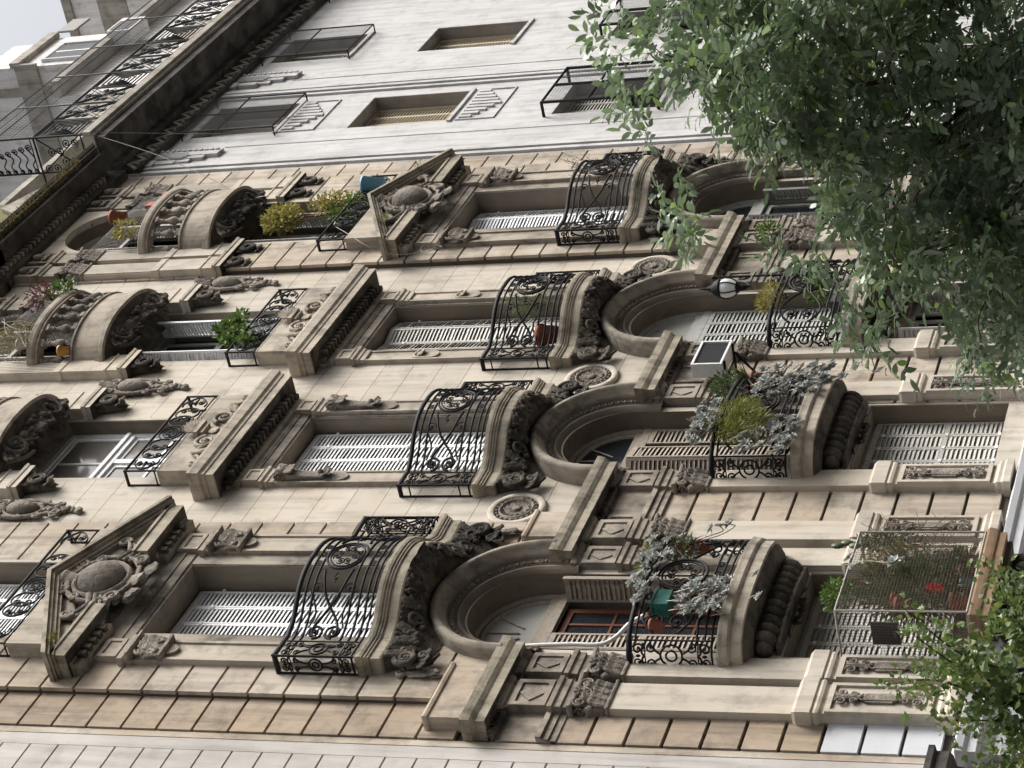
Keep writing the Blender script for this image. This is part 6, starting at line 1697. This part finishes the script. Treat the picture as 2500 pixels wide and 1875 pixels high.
# fifth floor
d_ = MB(); bush(d_, (0, 0, 0), (0.34, .18, .26), 240, 0.08, 0.035); plant('red_leaf_plant', (BX['C'] + 0.35, -0.62, 21.25), 'dark red leafed plant on the left round stone balcony', [('leaves', d_, 'redl')])
d_ = MB(); bush(d_, (0, 0, 0), (0.34, .15, .2), 220, 0.08, 0.05); plant('leafy_plant', (BX['C'] + 0.55, -0.6, 20.98), 'green leafed plant beside the red one on the round stone balcony', [('leaves', d_, 'grn')])
d_ = MB(); t_ = MB(); bush(d_, (0, 0, 0), (0.5, .2, .4), 500, 0.09, 0.012)
for k in range(10): t_.tube(catmull([(rnd.uniform(-.4, .4), 0, -.3), (rnd.uniform(-.4, .4), -.1, .1), (rnd.uniform(-.5, .5), -.1, .5)], 4), 0.006, 3)
plant('dry_plant', (BX['C'] - 0.75, -0.45, 21.1), 'tangle of dry stems over the round stone balcony', [('leaves', d_, 'dry'), ('stems', t_, 'stem')])
pot('flower_pot', (BX['C'] - 0.88, -0.40, 20.89), 0.09, 0.16, 'cream', 'cream pot on the handrail of the left round balcony')
pot('flower_pot', (BX['C'] - 0.93, -0.30, 20.15), 0.085, 0.18, 'yellowp', 'ochre pot standing between balusters of the left round balcony')
pot('hanging_pot', (BX['D'] - 0.15, -0.42, 21.5), 0.13, 0.26, 'terra', 'dark red hanging pot above the farther round balcony', 'hanging pot')
d_ = MB(); bush(d_, (0, 0, 0), (0.25, .12, .22), 70, 0.12, 0.06); plant('leafy_plant', (BX['D'] - 0.6, -0.4, 21.3), 'bright green plant beside the hanging pot', [('leaves', d_, 'yell')])
mb = MB(); mb.box(-.08, .08, -.06, .06, 0, .2); mb.box(-.05, .05, -.04, .04, .2, .24); tag(obj('jerrycan', mb, M['redpot'], None, (BX['D'] + 0.0, -0.52, 20.89)), 'red plastic can on the handrail of the farther round balcony', 'can')
mb = MB(); mb.box(-.06, .06, -.05, .05, 0, .15); tag(obj('jerrycan', mb, M['redpot'], None, (BX['D'] + 0.5, -0.50, 20.89)), 'smaller red container farther along the round balcony handrail', 'can')
# bird net over the round balconies
for b in 'CD':
    mb = MB(); pl = Plan([(x * 0.97, y * 0.95) for x, y in OV]); n = 34
    for k in range(n + 1):
        x, y = pl.at(pl.L * k / n); mb.tube([(x, y, 20.89), (x * 0.9, y * 0.7 - 0.02, 21.5), (x * 0.75, -0.06, 22.05)], 0.0022, 3, caps=False)
    for k in range(12):
        z = 20.95 + 0.09 * k; f = k / 12
        mb.tube([(pl.at(pl.L * i / 16)[0] * (1 - .22 * f), pl.at(pl.L * i / 16)[1] * (1 - .85 * f), z) for i in range(17)], 0.0022, 3, caps=False)
    tag(obj('bird_net', mb, M['wire'], None, (BX[b], 0, 0)), 'fine bird net rising from the ' + ('left' if b == 'C' else 'farther') + ' round stone balcony', 'net')
# grass on the crowning cornice
mb = MB()
for _ in range(2600):
    x = rnd.uniform(3.2, 7.3); k = 0.5 + 0.5 * sin(x * 2.7) * sin(x * 1.1 + 2)
    if rnd.random() > 0.3 + 0.7 * k: continue
    leafq(mb, (x, rnd.uniform(-0.78, -0.55), 23.22 if rnd.random() < .5 else 23.33), (rnd.gauss(0, .6), rnd.gauss(-.5, .5), rnd.uniform(.2, 1)), rnd.uniform(0.05, 0.15), 0.014)
g_ = obj('cornice_grass', mb, M['dry']); g_['label'] = 'dry grass and moss growing on the crowning cornice'; g_['category'] = 'grass'; g_['kind'] = 'stuff'
mb = MB()
for x0, z0, y0 in ((BX['D'] - 0.95, 16.35, -.5), (BX['D'] + 1.1, 16.5, -.5), (BX['A'] - 1.4, 16.2, -.5)):
    for _ in range(70): leafq(mb, (x0 + rnd.gauss(0, .08), y0 + rnd.gauss(0, .03), z0 + rnd.gauss(0, .03)), rv() + Vector((0, -.5, .5)), rnd.uniform(.04, .1), 0.01)
w_ = obj('weeds', mb, M['fern']); w_['label'] = 'small weeds rooted in the pediment mouldings'; w_['category'] = 'weeds'; w_['kind'] = 'stuff'

# ---- caged plant balcony, first floor of bay A
e = empty('balcony_cage', (A0, 0, 5.6)); tag(e, 'wire mesh cage full of plants on the first-floor balcony', 'cage')
mb = MB(); H = 1.40
for x in (-0.77, 0.77):
    for z in (0.02, H): mb.tube([(x, -0.6, z), (x, 0, z)], 0.014, 4)
    for y in (-0.6, 0.0): mb.tube([(x, y, 0.02), (x, y, H)], 0.014, 4)
for z in (0.02, H): mb.tube([(-0.77, -0.6, z), (0.77, -0.6, z)], 0.014, 4)
obj('cage_frame', mb, M['mesh'], e)
mb = MB(); p_ = 0.036; t = 0.0032
z = 0.03
while z < H: mb.box(-0.77, 0.77, -0.602, -0.602 + t, z, z + t); mb.box(-0.772, -0.772 + t, -0.6, 0, z, z + t); z += p_
x = -0.77
while x < 0.77: mb.box(x, x + t, -0.604, -0.604 + t, 0.02, H); x += p_
y = -0.6
while y < 0: mb.box(-0.774, -0.774 + t, y, y + t, 0.02, H); y += p_
o = obj('wire_mesh', mb, M['netwire'], e)
l1 = MB(); bush(l1, (0.05, -0.38, 0.7), (0.66, .2, .6), 2600, 0.10, 0.026); bush(l1, (0.3, -0.36, 0.25), (0.4, .2, .25), 600, 0.12, 0.03)
for c in ((0.45, -.4, .35), (-.1, -.4, .5), (.1, -.4, .9)):
    for _ in range(60): leafq(l1, Vector(c) + rv() * .03, rv() * .6 + Vector((0, -.2, -.3)), rnd.uniform(.15, .3), .014)
l0 = MB(); bush(l0, (0.35, -0.42, 0.95), (0.4, .16, .4), 500, 0.09, 0.02)
plant('cage_plants', (A0, 0, 5.6), 'tangle of green plants inside the mesh cage', [('leaves', l1, 'dgrn'), ('dry_leaves', l0, 'dry')])
l2 = MB(); bush(l2, (0, 0, 0), (0.22, .16, .17), 420, 0.06, 0.035); plant('leafy_plant', (A0 - 0.25, -0.45, 7.08), 'dense green shrub on top of the mesh cage', [('leaves', l2, 'grn')])
l2 = MB(); bush(l2, (0, 0, 0), (0.1, .12, .4), 220, 0.07, 0.04); plant('climbing_plant', (A0 + 0.82, -0.45, 6.7), 'grey-green creeper down the far edge of the mesh cage', [('leaves', l2, 'dgrn')])
t_ = MB()
for k in range(60):
    x, z = rnd.uniform(-.1, .2), rnd.uniform(-.6, .3); t_.tube(catmull([(0, 0, z), (x * .5 + rnd.uniform(0, .1), rnd.uniform(-.15, .1), z + rnd.uniform(-.1, .2)), (x + rnd.uniform(0, .35), rnd.uniform(-.2, .1), z + rnd.uniform(-.2, .3))], 4), 0.004, 3)
plant('dry_twigs', (A0 + 0.82, -0.42, 6.5), 'brown dry twigs sticking out at the far edge of the mesh cage', [('twigs', t_, 'twig')])
l3 = MB()
for k in range(4):
    c = Vector((0.03 * (-1) ** k, 0, 0.10 * k)); l3.ell(c, 0.05, 0.03, 0.075, 8, 5)
plant('prickly_cactus', (A0 + 0.80, -0.42, 6.98), 'paddle cactus above the far corner of the mesh cage', [('pads', l3, 'dgrn')])
l4 = MB(); s4 = MB()
rosetteplant(l4, (0.05, -0.66, 1.0 - .1), 0.12, 12, (0, -1, .2)); rosetteplant(l4, (0.0, -0.64, 1.32), 0.09); rosetteplant(l4, (0.2, -0.62, 1.42), 0.09); s4.tube(catmull([(0.1, -0.6, 1.45), (0.12, -.64, 1.2), (0.05, -.65, .92)], 5), 0.008, 4)
plant('succulent_plant', (A0, 0, 5.6), 'pale rosette succulent hanging on the front of the mesh cage', [('leaves', l4, 'succ'), ('stems', s4, 'stem')])
for i, (x, z, r, h, m_, lb_) in enumerate(((0.48, 0.04, .10, .2, 'terra', 'terracotta pot at the bottom of the mesh cage, far side'), (0.24, 0.04, .10, .2, 'terra', 'second terracotta pot on the cage floor'), (0.05, 0.06, .08, .14, 'bluep', 'blue pot on the floor of the mesh cage'), (-0.3, 0.06, .1, .2, 'terra', 'brown pot on the cage floor at its near side'), (-0.42, 0.62, .12, .2, 'terra', 'clay pot high in the near corner of the mesh cage'), (-0.3, 0.72, .1, .16, 'redpot', 'red pot half way up inside the mesh cage'), (0.3, 0.68, .08, .14, 'bluep', 'blue pot hanging in the middle of the mesh cage'), (0.25, 0.3, .11, .2, 'terra', 'clay pot low at the far side of the mesh cage'))):
    pot('flower_pot', (A0 + x, -0.40, 5.62 + z), r, h, m_, lb_)
f5 = MB(); bush(f5, (0, 0, 0), (0.05, .04, .08), 60, 0.04, 0.03); plant('red_flower', (A0 - 0.28, -0.57, 6.02), 'bright red geranium flower behind the cage mesh', [('petals', f5, 'flower')])
mb = MB(); mb.box(-.012, .012, -.14, .14, 0, .3); tag(obj('storage_box', mb, M['grille'], None, (A0 - 0.74, -0.3, 6.35)), 'black tray hung inside the near side of the mesh cage', 'tray')

# rooftop air conditioners
def roof_ac(loc, label, rot=0):
    e = empty('air_conditioner', loc); tag(e, label, 'air conditioner'); e.rotation_euler.z = rot
    m_ = MB(); m_.box(-.45, .45, 0, .35, 0, .62); obj('casing', m_, M['plastic'], e)
    m_ = MB(); m_.box(-.40, .2, -.012, 0, .06, .56); obj('grille', m_, M['grille'], e)
roof_ac((19.6, 0.75, 28.6), 'white air conditioner on the upper set-back wall under the sky')
roof_ac((11.9, 0.9, 24.4), 'white air conditioner on the terrace behind the wire fence')
mb = MB(); mb.box(-.5, .5, -.03, .03, 0, .55); tag(obj('signboard', mb, M['greyc'], None, (29.6, 3.9, 36.3)), 'small grey board on the roof edge against the sky', 'board')

# ------------------------------------------------------------------ street trees
LEAFLET = [(0, 0), (0.25, 0.36), (0.55, 0.5), (0.8, 0.32), (1.0, 0.0)]
def leaflet(V, F, p, d, s_, n, L, W):
    b = len(V)
    V.append(p)
    for a, w in LEAFLET[1:-1]:
        V.append(p + d * (L * a) + s_ * (W * w) + n * (W * 0.20 - L * 0.10 * a * a)); V.append(p + d * (L * a) - s_ * (W * w) + n * (W * 0.20 - L * 0.10 * a * a))
    V.append(p + d * L - n * (L * 0.14))
    m1, m2 = None, None
    F += [(b, b + 1, b + 2), (b + 1, b + 3, b + 4, b + 2), (b + 3, b + 5, b + 6, b + 4), (b + 5, b + 7, b + 6)]
def pinnate(V, F, p, d, L, n=7, ll=0.092, lw=0.036):
    d = d.normalized(); s_ = d.cross(Vector((rnd.gauss(0, .35), rnd.gauss(-.25, .35), 1)))
    if s_.length < 1e-3: s_ = d.orthogonal()
    s_.normalize(); nn = s_.cross(d).normalized()
    k = n // 2
    for i in range(k):
        q = p + d * (L * (0.25 + 0.6 * i / k)) - nn * (0.03 * (i / k) ** 2)
        for sg in (-1, 1):
            dd = (d * 0.62 + s_ * sg * 0.78 + rv() * 0.08 - nn * 0.1).normalized(); ss = dd.cross(nn + rv() * .14).normalized()
            leaflet(V, F, q, dd, ss, ss.cross(dd), ll * rnd.uniform(.75, 1.12), lw * rnd.uniform(.85, 1.15))
    dd = (d + rv() * .1).normalized(); ss = dd.cross(nn + rv() * .2).normalized()
    leaflet(V, F, p + d * L * 0.88, dd, ss, ss.cross(dd), ll * 1.05, lw)
def inside(poly, x, y):
    c = False; j = len(poly) - 1
    for i in range(len(poly)):
        if (poly[i][1] > y) != (poly[j][1] > y) and x < (poly[j][0] - poly[i][0]) * (y - poly[i][1]) / (poly[j][1] - poly[i][1]) + poly[i][0]: c = not c
        j = i
    return c
def mesh_obj(name, V, F, mat, parent):
    me = bpy.data.meshes.new(name); me.from_pydata([tuple(v) for v in V], [], F); me.materials.append(M[mat]); me.update()
    o = bpy.data.objects.new(name, me); COL.link(o); o.parent = parent; return o
base = Vector((-12.6, -9.5, 0.0))
ash = empty('ash_tree', base); tag(ash, 'large ash tree with dense pinnate leaves hanging over the street', 'tree')
poly = [(1570, -900), (1570, 60), (1590, 150), (1650, 210), (1730, 250), (1790, 300), (1880, 340), (2010, 360), (2050, 500), (2100, 610), (2180, 670), (2260, 710), (2370, 770), (2390, 850), (2460, 890), (2560, 880), (3300, 700), (3300, -900)]
V, F = [], []; TW = MB(); trunk = MB()
fork = Vector((-12.75, -9.3, 2.75))
n = 0
limbs = [fromcam(1890, 240, 14.0), fromcam(2200, 400, 13.6), fromcam(2420, 560, 13.8), fromcam(2250, 150, 14.4), fromcam(2000, -200, 14.6), fromcam(2700, -300, 14.0), fromcam(2600, 500, 14.2)]
for i, tip in enumerate(limbs):
    mid = (fork + tip) / 2 + Vector((0, 0, 0.15)) + rv() * 0.12
    trunk.tube(catmull([fork + Vector((0, 0, -0.3)), mid, tip], 7), [0.06 - 0.053 * (k / 14) ** 0.6 for k in range(15)], 7)
trunk.tube([base + Vector((0, 0, -0.1)), base + Vector((0.03, 0.05, 1.2)), fork], [0.16, 0.13, 0.10], 10)
while n < 560:
    x, y = rnd.uniform(1480, 3000), rnd.uniform(-600, 940)
    if not inside(poly, x, y): continue
    infr = x < 2560 and y > -60
    if not infr and rnd.random() < 0.55: continue
    # looser towards the outer edge
    edge = min(1.0, min(abs(x - 1560), 400) / 260.0) if y < 330 else 1.0
    if rnd.random() > 0.35 + 0.65 * edge: continue
    t = rnd.uniform(12.6, 15.4)
    c = fromcam(x, y, t); n += 1
    near = min(limbs, key=lambda q: (q - c).length)
    a = c + (near - c).normalized() * min((near - c).length, 0.3) + rv() * 0.05
    TW.tube(catmull([a, (a + c) / 2 + Vector((0, 0, .05)), c], 3), [0.006 - 0.0006 * k for k in range(7)], 4, caps=False)
    for _ in range(9):
        d = rv(); d.normalize(); d = d + Vector((0, 0, -0.35)) + (c - fork).normalized() * 0.4
        pinnate(V, F, c + rv() * 0.05, d, rnd.uniform(.16, .24), rnd.choice((7, 7, 9)))
# outermost sprays
for x, y in ((1478, 40), (1472, 100), (1490, 150), (1500, 215), (1540, 285), (1560, 330), (1640, 455), (1650, 520), (1665, 560), (1700, 590), (1900, 615), (1990, 640), (2080, 700), (2100, 560), (2110, 770), (2090, 810), (2160, 760), (2350, 880), (2370, 930), (2140, 850)):
    for q in range(3):
        c = fromcam(x + rnd.uniform(-25, 35), y + rnd.uniform(-20, 20), rnd.uniform(13.2, 14.4))
        for _ in range(3): pinnate(V, F, c, rv() + (c - fork).normalized() * .9 + Vector((0, 0, -.4)), rnd.uniform(.13, .2), 5)
obj('trunk', trunk, M['bark'], ash).location = -base
tw_ = obj('twigs', TW, M['bark'], ash); tw_.location = -base; tw_['kind'] = 'stuff'
mesh_obj('crown', V, F, 'leaf', ash).location = -base

base = Vector((-13.3, -4.75, 0.0))
map_ = empty('maple_tree', base); tag(map_, 'young maple with bright lobed leaves rising at the bottom corner of the facade', 'tree')
V, F = [], []; TW = MB(); trunk = MB()
LOB = [(0.0, 0.0), (0.05, 0.18), (0.42, 0.52), (0.45, 0.25), (0.72, 0.26), (0.78, 0.13), (1.0, 0.0)]
def maple(p, d, s):
    d = d.normalized(); s_ = d.cross(rv()).normalized(); nn = s_.cross(d); b = len(V)
    V.append(p)
    for a, w in LOB[1:]: V.append(p + d * s * a + s_ * s * w + nn * s * (.10 * w * 2 - .15 * a * a))
    for a, w in reversed(LOB[1:-1]): V.append(p + d * s * a - s_ * s * w + nn * s * (.10 * w * 2 - .15 * a * a))
    k = len(LOB) * 2 - 2
    for i in range(1, k - 1): F.append((b, b + i, b + i + 1))
fork = Vector((-13.25, -4.7, 2.6))
shoots = [((2520, 1500), (2395, 1372)), ((2470, 1640), (2200, 1480)), ((2460, 1680), (2215, 1538)), ((2450, 1720), (2160, 1672)), ((2520, 1560), (2440, 1440)), ((2540, 1760), (2290, 1760)), ((2560, 1840), (2400, 1880)), ((2520, 1700), (2330, 1640)), ((2600, 1800), (2420, 1760)), ((2640, 1560), (2500, 1480))]
for (a, b) in shoots:
    pa, pb = fromcam(a[0], a[1], 15.9), fromcam(b[0], b[1], 15.7 + rnd.uniform(-.4, .5))
    mid = (pa + pb) / 2 + rv() * .05
    cv = catmull([pa, mid, pb], 8)
    TW.tube(cv, [0.012 - 0.0006 * k for k in range(len(cv))], 5)
    trunk.tube(catmull([fork, (fork + pa) / 2 + rv() * .08, pa], 5), [0.05 - 0.0035 * k for k in range(11)], 6)
    for i, c in enumerate(cv):
        f = i / len(cv)
        for _ in range(int(12 * (1 - f) + 6)):
            sp_ = 0.04 + 0.12 * (1 - f)
            maple(c + rv() * sp_, rv() + Vector((0, 0, .15)), rnd.uniform(.06, .092) * (1 - .45 * f))
for _ in range(480):
    x, y = rnd.uniform(2380, 2900), rnd.uniform(1500, 2000)
    if x < 2430 and y < 1600: continue
    if sin(x * .021) * sin(y * .027 + 1) < -0.1 and x < 2560: continue
    maple(fromcam(x, y, rnd.uniform(15.2, 16.6)), rv(), rnd.uniform(.06, .095))
trunk.tube([base + Vector((0, 0, -.1)), base + Vector((.02, 0, 1.4)), fork], [0.10, 0.085, 0.06], 9)
obj('trunk', trunk, M['bark'], map_).location = -base
tw_ = obj('twigs', TW, M['bark'], map_); tw_.location = -base; tw_['kind'] = 'stuff'
mesh_obj('crown', V, F, 'maple', map_).location = -base
